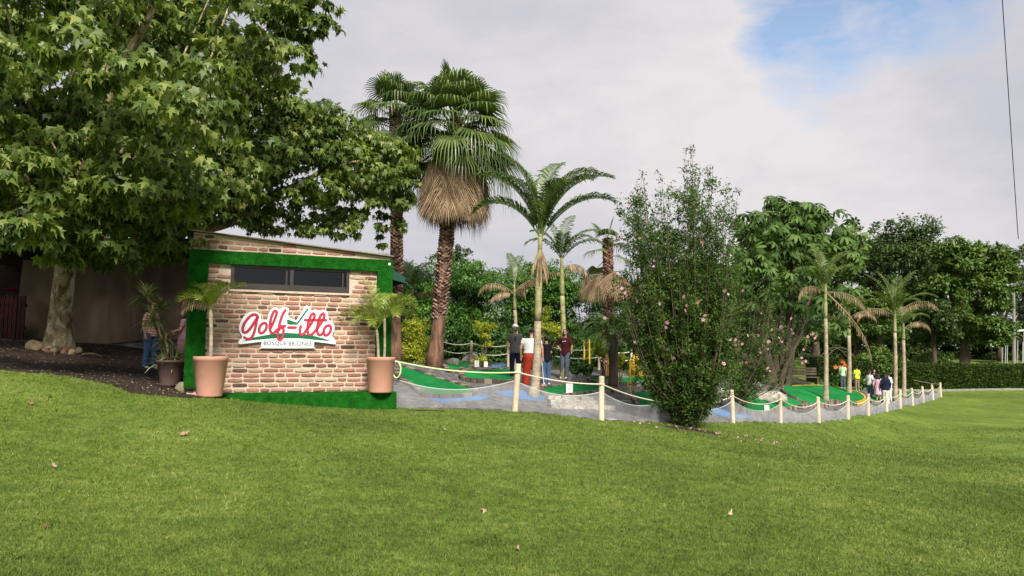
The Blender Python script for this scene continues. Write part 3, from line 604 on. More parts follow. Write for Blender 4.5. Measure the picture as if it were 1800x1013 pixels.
def rear_fence(spec, label, h=.95, netting=False, name='rope_fence', rails=(0.9, .55), mat='post', rmat='rope', r=.05):
    pts = [G(*a) for a in spec]; root = thing(name, label, 'fence', pts[0])
    for p in pts: b = MB(); b.tube([p-Vector((0, 0, .1)), p+Vector((0, 0, h))], [r, r*.9], 8); b.build('post', mat, root)
    for i in range(len(pts)-1):
        for q in rails: b = MB(); b.tube(catenary(pts[i]+Vector((0, 0, h*q)), pts[i+1]+Vector((0, 0, h*q)), .10 if rmat == 'rope' else 0, 8), .018, 5); b.build('rope' if rmat == 'rope' else 'rail', rmat, root)
rear_fence([(775, 29), (828, 29), (893, 29), (960, 30), (1053, 30), (1110, 31)], 'rope fence along the back of the course in front of the dark bushes')
rear_fence([(1652, 51), (1579, 56), (1517, 55), (1462, 52)], 'rope fence on the far side of the course, in front of the hedge', rails=(.9, ))
rear_fence([(1027, 27.2), (1036, 27.6)], 'yellow gate posts beside the girl in the maroon shirt', 1.25, rails=(.9, .45), mat='yellow', rmat='yellow', r=.035, name='yellow_railing')
rear_fence([(1069, 26), (1107, 24), (1147, 24.5), (1166, 25)], 'yellow tube railing around the yellow ring lane', 1.02, rails=(.97, .5), mat='yellow', rmat='yellow', r=.035, name='yellow_railing')
def ring():
    p = G(1122, 26.5); root = thing('ring_obstacle', 'upright yellow painted ring the ball is putted through', 'golf obstacle', p)
    b = MB(); n, m = 28, 10; c = p+Vector((0, 0, .48))
    prof = [(.30, -.14), (.36, -.16), (.43, -.13), (.43, .13), (.36, .16), (.30, .14)]; rot = Matrix.Rotation(R(58), 3, 'Z'); vs = []; fs = []; k = len(prof)
    for i in range(n):
        a = 2*math.pi*i/n
        for r_, y_ in prof: vs.append(c+rot@Vector((r_*math.cos(a), y_, r_*math.sin(a))))
    for i in range(n):
        for j in range(k): fs.append((i*k+j, i*k+(j+1) % k, ((i+1) % n)*k+(j+1) % k, ((i+1) % n)*k+j))
    b.add(vs, fs); b.build('ring', 'yellow', root, True)
    b = MB(); b.box(c-Vector((0, 0, .45)), (.2, .3, .12)); b.build('foot', 'concrete', root)
ring()
def number_board(px, py, D_h, label):
    p = hit(px, py, .10); root = thing('number_board', label, 'number board', p, 'white lane number boards'); b = MB(); b.box(p+Vector((0, 0, .10+D_h/2)), (.17*D_h/.24, .025, D_h)); b.build('board', 'white', root)
    b = MB(); c = p+Vector((0, -.016, .10+D_h*.55)); s = D_h/.24
    b.tube([c+Vector((x*s, 0, z*s)) for x, z in ((-.03, .05), (0, .07), (.03, .045), (.01, .01), (-.03, -.05), (.035, -.05))], .005*s, 5); b.build('digit', 'concrete', root)
number_board(1001, 691, .26, 'white board with a dark digit at the front kerb left of the second post')
number_board(1348, 724, .24, 'white board with a dark digit at the front of the lane with the big rock')
number_board(838, 645, .22, 'white board with a dark digit at the back, right of the white rock')
number_board(854, 645, .19, 'small white board with a dark digit, right of the golden topiary bush')

# ------------------------------------------------------------------ kiosk
WA, WB = Vector((P(326, 600, 14.5).x, 14.5, 0)), Vector((P(686, 600, 16.1).x, 16.1, 0))
WU = (WB-WA).normalized(); WN = Vector((WU.y, -WU.x, 0)); WL = (WB-WA).length
def wuv(px, py, off=0):               # where a line of sight meets the kiosk's front wall: distance along it and height
    d = pixdir(px, py); o = Vector((0, 0, CZ)); p0 = WA+WN*off; k = (p0-o).dot(WN)/d.dot(WN); q = o+d*k; return (q-WA).dot(WU), q.z
def wp(u, z, d=0): return WA+WU*u+WN*d+Vector((0, 0, z))
WROT = Matrix((WU, -WN, Vector((0, 0, 1)))).transposed()
def wbox(b, u0, u1, z0, z1, d0, d1, jit=0): b.box(wp((u0+u1)/2, (z0+z1)/2, (d0+d1)/2), (u1-u0, abs(d1-d0), z1-z0), WROT, jit)
def kiosk():
    base = wp(WL/2, wuv(500, 690)[1]); root = thing('kiosk', 'brick kiosk trimmed in green turf with a red and white sign on its front', 'kiosk', base)
    zt_l, zt_r = wuv(340, 407)[1], wuv(678, 452)[1]; zb = wuv(520, 688)[1]; zf = (wuv(340, 438)[1]+wuv(676, 459)[1])/2
    zfi = zf-.255; u_in0, u_in1 = .36, WL-.36
    w0, w1 = wuv(407, 490)[0], wuv(612, 490)[0]; wz1 = (wuv(410, 466)[1]+wuv(610, 478)[1])/2; wz0 = (wuv(410, 506)[1]+wuv(610, 515)[1])/2
    print('kiosk', WL, zb, zf, zt_l, zt_r, w0, w1, wz0, wz1)
    ztop = lambda u: zt_l+(zt_r-zt_l)*u/WL
    # mortar backing with the window opening left open
    b = MB()
    wbox(b, .06, w0, zb-.5, ztop(0)-.30, -.12, 0); wbox(b, w1, WL-.06, zb-.5, ztop(WL)-.02, -.12, 0); wbox(b, w0, w1, zb-.5, wz0, -.12, -.001); wbox(b, w0, w1, wz1, ztop(WL)-.02, -.12, -.001)
    b.prism([(.06, ztop(WL)-.25), (WL-.06, ztop(WL)-.25), (WL-.06, ztop(WL)-.005), (.06, ztop(.06)-.005)], lambda u, v, d: wp(u, v, d), -.11, .004)
    b.build('mortar_wall', 'mortar', root)
    # individual bricks
    b = MB(); ch = .0985; rr = random.Random(4); z = zb; row = 0
    while z < ztop(0):
        u = .06-rr.uniform(0, .2)
        while u < WL-.06:
            L = rr.choice((.20, .24, .27, .30, .32)); u1 = min(u+L, WL-.06); ua = max(u, .06)
            top = z+ch-.026-rr.uniform(0, .008)
            mid = (ua+u1)/2
            if u1-ua > .05 and not (mid > w0-.10 and mid < w1+.10 and z+ch > wz0 and z < wz1) and top < ztop(mid)-.01:
                lum = rr.gauss(.60, .20) if z < 1.3 else rr.gauss(.62, .17)
                if rr.random() < .10: lum = rr.uniform(0, .18)
                b.cur = min(max(lum, 0), 1); d = rr.uniform(.010, .028)
                for aa, bb in (((ua, u1),) if not (ua < w0 < u1 or ua < w1 < u1) or z+ch < wz0 or z > wz1 else ((ua, u1),)):
                    q = [(aa, z), (bb-.022, z), (bb-.022, top), (aa, top)]; c = ((aa+bb-.022)/2, (z+top)/2)
                    vs = []
                    ring_ = [(0, 0), (.5, 0), (1, 0), (1, .5), (1, 1), (.5, 1), (0, 1), (0, .5)]
                    for lay, (ins, dd) in enumerate(((0, 0.0), (0, d*.6), (.009, d))):
                        for s_, t_ in ring_:
                            uu = aa+(bb-.022-aa)*s_; zz = z+(top-z)*t_; rs = .010*(1 if (s_ in (0, 1) and t_ in (0, 1)) else 0)
                            uu += (c[0]-uu)/max(abs(c[0]-uu), 1e-6)*(ins+rs)+rr.uniform(-.004, .004) if s_ != .5 else rr.uniform(-.01, .01)
                            zz += (c[1]-zz)/max(abs(c[1]-zz), 1e-6)*(ins+rs*.6)+rr.uniform(-.003, .003) if t_ != .5 else 0
                            vs.append(wp(uu, zz, dd+(rr.uniform(-.002, .002) if lay == 2 else 0)))
                    vs.append(wp(c[0], c[1], d+rr.uniform(-.002, .003)))
                    fs = [(l_*8+i, l_*8+(i+1) % 8, (l_+1)*8+(i+1) % 8, (l_+1)*8+i) for l_ in (0, 1) for i in range(8)]+[(16+i, 16+(i+1) % 8, 24) for i in range(8)]
                    b.add(vs, fs)
            u = u+L
        z += ch; row += 1
    b.build('brickwork', 'brick', root)
    # green turf trim: three boards round the front
    b = MB(); wbox(b, 0, .36, zb+.10, zfi, -.25, .10); wbox(b, WL-.33, WL, zb-.12, zfi, -.25, .10); wbox(b, 0, WL, zfi+.0, zf, -.25, .105); b.build('turf_trim', 'turf_kiosk', root)
    # step
    b = MB(); wbox(b, .5, WL+.01, zb-.75, zb-.015, .0, .62); st = b.build('turf_step', 'turf_kiosk', root)
    n = 26000; fu = np.empty(n); fz = np.empty(n); fd = np.empty(n); nor_ = np.tile(np.array(WN), (n, 1)); k = rng.random(n)
    for lo, hi, u0, u1, z0, z1, dd in ((0, .20, 0, .36, zb+.10, zfi, .10), (.20, .40, WL-.33, WL, zb-.12, zfi, .10), (.40, .66, 0, WL, zfi, zf, .105), (.66, .80, .5, WL, zb-.45, zb-.02, .62)):
        m_ = (k >= lo) & (k < hi); q = m_.sum(); fu[m_] = rng.uniform(u0, u1, q); fz[m_] = rng.uniform(z0, z1, q); fd[m_] = dd
    m_ = k >= .80; q = m_.sum(); fu[m_] = rng.uniform(.5, WL, q); fd[m_] = rng.uniform(0, .62, q); fz[m_] = zb-.016; nor_[m_] = (0, 0, 1)
    wa, wu, wn_ = np.array(WA), np.array(WU), np.array(WN); pos = wa+fu[:, None]*wu+fd[:, None]*wn_; pos[:, 2] = fz
    leaves('turf_fibres', (np.array([(-.12, 0, 0), (.12, 0, 0), (0, 1, 0)]), np.array([(0, 1, 2)])), pos, nor_+rng.normal(0, .45, (n, 3)), rng.normal(0, 1, (n, 3)), rng.uniform(.012, .030, n), 'turf_kiosk', root)['kind'] = 'stuff'
    # side and back walls, roof
    b = MB()
    for u0, u1, d0, d1, zz in ((.03, .15, -2.5, -.13, zt_l-.12), (WL-.15, WL-.03, -2.5, -.13, zt_r-.05), (.15, WL-.15, -2.5, -2.38, zt_r-.05)): wbox(b, u0, u1, zb-.8, zz, d0, d1)
    b.build('side_wall', 'plaster', root)
    b = MB(); wbox(b, .16, WL-.16, zb-.1, zb, -2.36, -.13); b.build('floor', 'darkroom', root)
    b = MB(); b.prism([(-.02, ztop(-.02)+.004), (WL+.02, ztop(WL+.02)+.004), (WL+.02, ztop(WL+.02)+.028), (-.02, ztop(-.02)+.028)], lambda u, v, d: wp(u, v, d), -2.65, .10); b.build('roof', 'roof', root)
    # window
    b = MB(); fr = .055; e_ = .004
    wbox(b, w0-.02, w1+.02, wz0-.02, wz0+fr, -.05, .04); wbox(b, w0-.02, w1+.02, wz1-fr*.6, wz1+.02, -.05, .04); wbox(b, w0-.02, w0+fr*.8, wz0+fr, wz1-fr*.6, -.05, .038); wbox(b, w1-fr*.8, w1+.02, wz0+fr, wz1-fr*.6, -.05, .038)
    wm = (w0+w1)/2; wbox(b, wm-.035, wm+.035, wz0+fr, wz1-fr*.6, -.05, .036); wbox(b, w0+.06, wm-.035, wz0+fr, wz0+fr+.05, -.035, .02); wbox(b, wm+.035, w1-.05, wz0+fr, wz0+fr+.05, -.035, .02)
    wbox(b, wm-.12, wm-.085, wz0+fr+.05, wz1-fr*.6, -.035, .02); wbox(b, w1-.13, w1-.10, wz0+fr+.05, wz1-fr*.6, -.035, .02)
    win = b.build('window', 'frame', root)
    b = MB(); wbox(b, w0+.03, wm, wz0+fr, wz1-.02, -.018, -.012); wbox(b, wm, w1-.03, wz0+fr, wz1-.02, -.028, -.022); g = b.build('pane', 'glass', root); g.parent = win
    b = MB(); wbox(b, w0-.04, w1+.04, wz0-.065, wz0-.024, 0, .045); g = b.build('sill', 'mortar', root); g.parent = win
    # awning at the right end and its bulb
    b = MB(); a0 = wp(WL, 0, -.15); sc = P(713, 488, 16.5)
    zt, zl = P(690, 470, 16.3).z, P(700, 489, 16.3).z
    b.add([wp(WL-.02, zt, -.2), wp(WL-.02, zt, -1.6), wp(WL+.36, zl+.03, -1.6), wp(WL+.36, zl+.03, -.2), wp(WL-.02, zt-.03, -.2), wp(WL-.02, zt-.03, -1.6), wp(WL+.36, zl-.10, -1.6), wp(WL+.36, zl-.10, -.2), wp(WL-.02, zl-.02, -.2)],
          [(0, 1, 2, 3), (3, 2, 6, 7), (0, 3, 7, 8), (1, 5, 6, 2)]); b.build('awning', 'awning', root)
    b = MB(); q = P(684, 465, 16.0); b.ball(q, .045, 10, 8); b.tube([q+Vector((0, 0, .03)), q+Vector((-.05, .05, .1))], .018, 6); b.build('bulb', 'white', root)
    # sign
    S = 8.182
    def zuv(x, y): return wuv(400+x/S, 520+y/S, .05)
    outl = [(155, 660), (205, 600), (200, 570), (165, 500), (165, 430), (190, 370), (240, 290), (310, 240), (390, 230), (450, 250), (480, 290), (480, 345), (530, 350), (570, 340), (590, 260), (630, 190), (690, 170), (745, 195), (790, 170), (850, 170), (880, 200), (870, 300), (960, 345), (990, 350), (1110, 160), (1150, 145), (1195, 165), (1200, 210), (1260, 200), (1310, 215), (1380, 205), (1430, 235), (1445, 300), (1450, 350), (1490, 370), (1530, 430), (1530, 500), (1500, 580), (1550, 640), (1550, 690), (1520, 697), (1400, 680), (1250, 665), (1243, 700), (1235, 740), (1210, 755), (510, 755), (488, 738), (480, 700), (480, 665), (340, 680), (200, 697), (160, 690)]
    o2 = [p for p in crspline([Vector(zuv(*q)) for q in outl], 3)]
    b = MB(); b.prism(o2, lambda u, v, d: wp(u, v, d), .045, .085); board = b.build('sign_board', 'white', root)
    def ribbon(b, pts, w, d0, d1, closed=False):
        pts = crspline([Vector(q) for q in pts], 6, closed) if len(pts) > 2 else [Vector(q) for q in pts]
        if closed: pts.append(pts[0])
        n = len(pts); vs = []
        for i, p in enumerate(pts):
            t = (pts[min(i+1, n-1)]-pts[max(i-1, 0)]).normalized(); nn = Vector((-t.y, t.x))*w/2
            for q, dd in ((p+nn, d1), (p-nn, d1), (p-nn, d0), (p+nn, d0)): u, z = zuv(q.x, q.y); vs.append(wp(u, z, dd))
        b.add(vs, [(i*4+k, i*4+(k+1) % 4, (i+1)*4+(k+1) % 4, (i+1)*4+k) for i in range(n-1) for k in range(4)]+[(0, 1, 2, 3), (n*4-1, n*4-2, n*4-3, n*4-4)])
        for p in (pts[0], pts[-1]):
            cir = [zuv(p.x+w/2*math.cos(a*math.pi/5), p.y+w/2*math.sin(a*math.pi/5)) for a in range(10)]; b.prism(cir, lambda u, v, d: wp(u, v, d), d0, d1-.0005)
    strokes = [([(437, 312), (415, 282), (385, 272), (340, 285), (290, 330), (240, 400), (216, 470), (222, 518), (252, 530), (290, 510), (340, 450), (390, 370), (428, 310)], 0),
               ([(430, 305), (415, 380), (395, 470), (370, 560), (335, 610), (295, 625), (258, 612), (240, 602)], 0), ([(520, 395), (480, 420), (455, 470), (455, 520), (480, 540), (520, 520), (550, 480), (560, 430), (545, 400)], 1),
               ([(608, 480), (650, 400), (690, 300), (706, 248), (690, 222), (660, 235), (625, 320), (606, 420), (610, 500), (635, 543), (670, 530), (705, 492)], 0),
               ([(828, 212), (790, 270), (755, 370), (735, 460), (718, 560), (726, 618), (750, 636), (780, 612), (798, 550), (800, 490), (782, 455), (752, 470), (725, 500)], 0), ([(760, 440), (822, 438)], 0), ([(872, 458), (978, 458)], 0),
               ([(1050, 440), (1036, 500), (1046, 555), (1075, 562), (1110, 525), (1150, 465)], 0), ([(1150, 470), (1200, 400), (1245, 310), (1242, 266), (1215, 262), (1180, 320), (1152, 420), (1148, 510), (1165, 560), (1200, 562), (1250, 515), (1288, 465)], 0),
               ([(1290, 465), (1340, 395), (1385, 308), (1382, 266), (1355, 262), (1320, 320), (1292, 420), (1286, 510), (1305, 560), (1340, 562), (1380, 520)], 0), ([(1112, 352), (1412, 352)], 0),
               ([(1440, 430), (1400, 455), (1380, 510), (1390, 560), (1420, 570), (1460, 540), (1482, 480), (1470, 435)], 1)]
    b = MB(); arc = [(210, 656), (400, 595), (640, 550), (850, 535), (1060, 545), (1250, 580), (1380, 615), (1500, 660), (1400, 648), (1250, 635), (1060, 615), (850, 610), (640, 615), (400, 635)]
    b.prism([Vector(zuv(*q)) for q in arc], lambda u, v, d: wp(u, v, d), .082, .0895); g = b.build('green_arc', 'signgreen', root); g.parent = board
    b = MB()
    for s, c in strokes: ribbon(b, s, 38, .083, .0915, bool(c))
    g = b.build('letter_edge', 'navy_line', root); g.parent = board
    b = MB()
    for s, c in strokes: ribbon(b, s, 27, .084, .0945, bool(c))
    g = b.build('lettering', 'red', root); g.parent = board
    b = MB(); b.prism([Vector(zuv(*q)) for q in [(852, 345), (870, 345), (985, 385), (1012, 388), (990, 417), (870, 414), (854, 397)]], lambda u, v, d: wp(u, v, d), .083, .0925)
    ribbon(b, [(998, 402), (1152, 190)], 21, .0835, .0930); g = b.build('club_emblem', 'signgreen', root); g.parent = board
    for word, c_, w_ in (('BOSQUE', 682, 330), ('BRIONES', 1040, 330)):
      cu = bpy.data.curves.new('t', 'FONT'); cu.body = word; cu.size = 1; cu.extrude = .01; cu.offset = .012; cu.align_x = 'CENTER'; cu.align_y = 'CENTER'; cu.space_character = 1.08
      to = bpy.data.objects.new('t', cu); col.objects.link(to); dg = bpy.context.evaluated_depsgraph_get(); tm = bpy.data.meshes.new_from_object(to.evaluated_get(dg)); bpy.data.objects.remove(to)
      xs = [v.co.x for v in tm.vertices]; ysv = [v.co.y for v in tm.vertices]; W_ = max(xs)-min(xs); H_ = max(ysv)-min(ysv); cx, cy = (max(xs)+min(xs))/2, (max(ysv)+min(ysv))/2
      for v in tm.vertices:
        u, z = zuv(c_+(v.co.x-cx)/W_*w_, 689-(v.co.y-cy)/H_*64); v.co = wp(u, z, .0865+v.co.z*.3)
      g = link('small_lettering', tm, 'ink', root); g.parent = board
kiosk()
KZ = wuv(520, 688)[1]

# ------------------------------------------------------------------ palms
def frond(b, base, az, e0, droop, L, wl=.42, n=34, dead=False, vee=.35, twist=0, start=.14, hang=.5, lw=.016):
    """an arching midrib with two rows of narrow leaflets"""
    pts = []; p = Vector(base); k = 18; dirh = Vector((math.cos(az), math.sin(az), 0)); side = Vector((-math.sin(az), math.cos(az), 0))
    tg = []
    for i in range(k+1):
        t = i/k; e = e0-droop*1.12*t**1.75; d = dirh*math.cos(e)+Vector((0, 0, math.sin(e)))+side*twist*t*.4; d.normalize(); pts.append(p.copy()); tg.append(d); p += d*L/k
    b.cur = .75 if not dead else .6; b.tube(pts, [.020*(1-i/k*.85)*max(L/2, .5) for i in range(k+1)], 5, False)
    for j in range(n):
        t = start+(1-start)*(j+.5)/n; f = t*k; i = min(int(f), k-1); q = pts[i].lerp(pts[i+1], f-i); T_ = tg[i]
        up = side.cross(T_).normalized()*-1
        if up.z < 0 and abs(T_.z) < .95: up = -up
        ll = wl*math.sin(math.pi*min(1, (t-start)/(1-start)*.82+.14))**.6*random.uniform(.85, 1.1)
        for s in (-1, 1):
            d = side*s*1.0+T_*(.55+.5*t)+up*(vee if not dead else -.5)+Vector((0, 0, random.uniform(-.15, .1))); d.normalize()
            if dead: d = (d*.35+Vector((0, 0, -.85))).normalized()
            w = lw+lw*.75*random.random(); wd = T_*w; m = q+d*ll*.5; e_ = q+d*ll*(.93)+Vector((0, 0, -ll*hang*random.uniform(.3, 1)))
            b.cur = min(max(random.gauss(.45, .22), 0), 1); b.add([q-wd*.4, q+wd*.4, m+wd, m-wd, e_], [(0, 1, 2, 3), (3, 2, 4)])
def fan(b, hub, d, nor, r, n=30, span=R(250), split=.55, droop=.35, lum=(.5, .2)):
    """a pleated fan blade with split hanging tips; d is the way it points"""
    d = d.normalized(); nor = (nor-d*nor.dot(d)).normalized(); s = d.cross(nor)
    def at(a, rr, z=0): return hub+(d*math.cos(a)+s*math.sin(a))*rr+nor*z
    for i in range(n):
        a = -span/2+span*(i+.5)/n; da = span/n/2; rr = r*(.78+.22*math.cos(a*.6))*random.uniform(.93, 1.05); b.cur = min(max(random.gauss(*lum), 0), 1)
        m0, m1, mc = at(a-da, rr*split, 0), at(a+da, rr*split, 0), at(a, rr*split, .018)
        e1 = at(a-da*.35, rr*.82)+Vector((0, 0, -droop*r*.22)); e2 = at(a+da*.35, rr*.82)+Vector((0, 0, -droop*r*.22)); tip = at(a+random.uniform(-.03, .03), rr*.96)+Vector((0, 0, -droop*r*random.uniform(.5, 1.1)))
        b.add([hub, m0, mc, m1, e1, e2, tip], [(0, 1, 2), (0, 2, 3), (1, 4, 2), (2, 4, 5), (2, 5, 3), (4, 6, 5)])
def bend(a, b_, off, n=8): return [a.lerp(b_, i/n)+off*math.sin(math.pi*i/n) for i in range(n+1)]
def scaly_trunk(root, a, top, r0, r1, low=1.0):
    pts = bend(a-Vector((0, 0, .15)), top, Vector((.05, 0, 0)), 14); H = (top-a).z
    b = MB(); b.tube(pts, [max(r1, r0*(1.0-.55*min(1, i/14*H/low))) if i/14*H < low else r1 for i in range(15)], 16); b.build('trunk', 'fan_trunk_low', root, True)
    b = MB(); n = int((H-low)/.052)
    for i in range(n):
        t = (low+(i+.5)*.052)/H; c = a.lerp(top, t)+Vector((.05, 0, 0))*math.sin(math.pi*t)
        for k in range(7):
            an = 2*math.pi*(k+.5*(i % 2))/7+random.uniform(-.12, .12); d = Vector((math.cos(an), math.sin(an), 0)); s = Vector((-d.y, d.x, 0)); q = c+d*(r1-.015); b.cur = random.random()
            o = d*random.uniform(.05, .085)+Vector((0, 0, random.uniform(.05, .11))); w = r1*.42
            b.add([q-s*w, q+s*w, q+o+s*w*.35, q+o-s*w*.35, q+Vector((0, 0, .10))-s*w*.6, q+Vector((0, 0, .10))+s*w*.6], [(0, 1, 2, 3), (3, 2, 5, 4), (0, 3, 4), (1, 5, 2)])
    b.build('leaf_scars', 'fan_trunk', root)
def fan_palm(px, Y, py_base, py_top, label, rt=.2, nfr=34, rad=.95, pet=1.05, low=1.1, skirt=None, seed=1, squash=1.0, tx=0, sk=(1.0, 1.45, R(80))):
    random.seed(seed); a = P(px, py_base, Y); a.z = gz(a.x, a.y); top = P(px+tx+random.uniform(-3, 3), py_top, Y+.1); root = thing('fan_palm', label, 'palm tree', a, 'fan palms with dead skirts')
    scaly_trunk(root, a, top, rt*1.5, rt*.95, low)
    for i in range(nfr):
        t = (i+.5)/nfr; el_ = R(86)-t*R(108); az = i*2.39996+random.uniform(-.3, .3); d = Vector((math.cos(az)*math.cos(el_), math.sin(az)*math.cos(el_), math.sin(el_)*squash))
        pl = pet*random.uniform(.8, 1.15)*(.75+.35*math.cos(el_)); b = MB(); b.cur = .6
        s0 = top+Vector((0, 0, -.85*t)); hub = s0+d*pl+Vector((0, 0, -.12*pl*t)); b.tube(bend(s0, hub, Vector((0, 0, .08*pl)), 4), [.022, .018, .016, .014, .012], 5)
        dd = (d+Vector((0, 0, -.25-.45*t))).normalized(); no = (Vector((0, 0, 1))*(.4+t*.3)+d*.8)
        fan(b, hub, dd, no, rad*random.uniform(.85, 1.1), 30, R(230), random.uniform(.42, .6), random.uniform(.3, .8)+.2*t, (.45+.2*(random.random() < .3), .2)); b.build('frond', 'fan_leaf', root)
    if skirt:
        z0, z1, nn, w = skirt
        for i in range(nn):
            t = i/nn; az = i*2.39996; d = Vector((math.cos(az), math.sin(az), 0)); zz = z0+(z1-z0)*t; c = Vector((top.x, top.y, zz))+d*rt*.8; b = MB(); b.cur = .6
            hub = c+d*w*random.uniform(.35, .72)+Vector((0, 0, -.06)); b.tube([c, hub], .014, 4); fan(b, hub, Vector((0, 0, -1))+d*random.uniform(.0, .22), d+Vector((0, 0, .15)), random.uniform(sk[0], sk[1]), 26, sk[2], .35, .15, (.55, .25)); b.build('dead_frond', 'dead_leaf', root)
    return root
zs = lambda py, Y: P(800, py, Y).z
fan_palm(762, 21.5, 645, 212, 'tallest fan palm with a thick scaly trunk and a wide brown skirt of dead leaves', .20, 62, .98, 1.1, 1.35, (zs(278, 21.5), zs(330, 21.5), 90, 1.0), 3, tx=40, squash=1.1)
fan_palm(694, 22.5, 640, 190, 'second fan palm, half hidden behind the right end of the kiosk roof', .17, 26, .85, .85, 1.5, (zs(235, 22.5), zs(270, 22.5), 14, .3), 5)
fan_palm(1066, 27, 655, 420, 'bare topped fan palm with a ring of grey dead leaves left of the flowering bush', .17, 7, .62, .55, .4, (zs(474, 27), zs(492, 27), 13, 1.35), 6, sk=(.75, 1.0, R(115)))
def feather_palm(px, Y, py_base, py_shaft, py_top, fr, label, r0=.13, dead=(), lean=0, mats=('ring_trunk', 'crownshaft', 'feather_leaf'), L=2.0, wl=.42, seed=1, group='feather palms of the course', fan_n=34, vee=.35, base=None, dwl=None):
    random.seed(seed); a = base or P(px, py_base, Y)
    if base is None: a.z = gz(a.x, a.y)
    sh = P(px+lean*.6, py_shaft, Y); top = P(px+lean, py_top, Y); root = thing('palm_tree', label, 'palm tree', a, group)
    b = MB(); b.tube(bend(a-Vector((0, 0, .08)), sh, Vector((.03, 0, 0)), 10), [r0*(1.45 if i == 0 else 1.2 if i == 1 else 1.0-.03*i) for i in range(11)], 14); b.build('trunk', mats[0], root, True)
    b = MB(); b.tube(bend(sh, top, Vector((0, 0, 0)), 8), [r0*.72, r0*.74, r0*.74, r0*.70, r0*.64, r0*.58, r0*.5, r0*.44, r0*.36], 12); b.build('crownshaft', mats[1], root, True)
    for f in fr:
        az, e0, dr, l = f[:4]; b = MB(); frond(b, top+Vector((0, 0, -.1)), R(az), R(e0), R(dr), l*L, wl, fan_n, vee=vee); b.build('frond', mats[2], root)
    for f in dead:
        az, e0, dr, l = f[:4]; b = MB(); frond(b, top+Vector((0, 0, -.35)), R(az), R(e0), R(dr), l*L, dwl or wl*.6, 22, True); b.build('dead_frond', 'dead_leaf', root)
    return root
feather_palm(938, 18.9, 700, 565, 412, [(183, 58, 105, .95), (172, 72, 70, 1.1), (150, 80, 75, 1.05), (15, 80, 80, 1.15), (352, 70, 80, 1.15), (8, 54, 72, 1.05), (60, 84, 60, 1.15), (165, 84, 55, 1.15), (300, 76, 85, .85), (95, 78, 75, 1.05), (30, 74, 75, 1.15)],
    'tallest feather palm with a ringed pale trunk in front of the woman in red trousers', .125, [(200, -62, 25, .35), (320, -70, 15, .42), (270, -72, 12, .40), (10, -64, 20, .30), (240, -75, 5, .5)], 12, L=2.3, wl=.62, seed=11, fan_n=62, vee=.6, dwl=.2)
feather_palm(990, 25.3, 668, 520, 452, [(170, 70, 70, .8), (20, 65, 80, 1.0), (350, 50, 90, .9), (140, 78, 40, .9), (60, 80, 50, 1.0), (200, 55, 95, .8), (270, 65, 80, .7), (320, 60, 90, .8)],
    'slim feather palm with a green trunk the girl in maroon leans against', .11, [(10, 20, 110, .6)], -3, L=2.0, wl=.45, seed=12, mats=('crownshaft', 'crownshaft', 'feather_leaf'))
feather_palm(907, 27, 650, 545, 500, [(160, 45, 85, .75), (75, 75, 60, .8), (110, 80, 40, .7)],
    'thin feather palm of mostly dry brown fronds behind the man in the white cap', .085, [(180, 40, 120, .8), (15, 42, 60, 1.15), (190, 10, 80, .5), (40, 50, 90, .7), (300, 30, 120, .5)], -3, L=2.1, wl=.38, seed=13)
feather_palm(1451, 32.5, 708, 560, 500, [(175, 72, 60, .9), (100, 80, 40, 1.0), (10, 60, 90, .9), (20, 74, 60, 1.0), (200, 50, 80, .9), (260, 66, 100, .7)],
    'feather palm with brown fronds hanging down its pale trunk beside the yellow rimmed lane', .11, [(200, 25, 120, .9), (345, 0, 90, 1.0), (350, -45, 40, 1.7)], 0, L=2.2, wl=.5, seed=14, mats=('ring_trunk', 'crownshaft', 'feather_mid'))
feather_palm(1492, 40, 690, 590, 548, [(170, 66, 80, .9), (100, 80, 40, .9), (10, 64, 80, .9), (60, 75, 60, .8), (220, 55, 90, .8), (290, 60, 90, .7)],
    'small feather palm standing between the one with hanging dead fronds and the tallest far one', .13, [(180, 30, 130, .9), (0, 35, 130, .95)], 0, L=2.1, wl=.5, seed=15, mats=('ring_trunk', 'crownshaft', 'feather_mid'))
feather_palm(1573, 41, 702, 585, 545, [(165, 72, 45, 1.05), (130, 80, 30, 1.0), (15, 74, 45, 1.15), (50, 78, 50, 1.0), (195, 55, 75, .9), (345, 50, 80, 1.0), (270, 66, 90, .7), (300, 50, 90, .7)],
    'tall feather palm with upright fronds standing behind the group of players', .12, [(0, 44, 95, 1.15), (180, 30, 110, 1.05)], 0, L=2.5, wl=.55, seed=16, mats=('ring_trunk', 'crownshaft', 'feather_mid'))
feather_palm(1588, 46, 684, 598, 568, [(100, 78, 50, .9), (30, 62, 80, .9), (150, 60, 80, .9), (350, 50, 90, .8), (270, 55, 100, .7)],
    'thinner feather palm just right of the tall lit one, its dry frond curving right', .13, [(0, 36, 125, 1.0)], 0, L=2.2, wl=.5, seed=17, mats=('ring_trunk', 'crownshaft', 'feather_mid'))
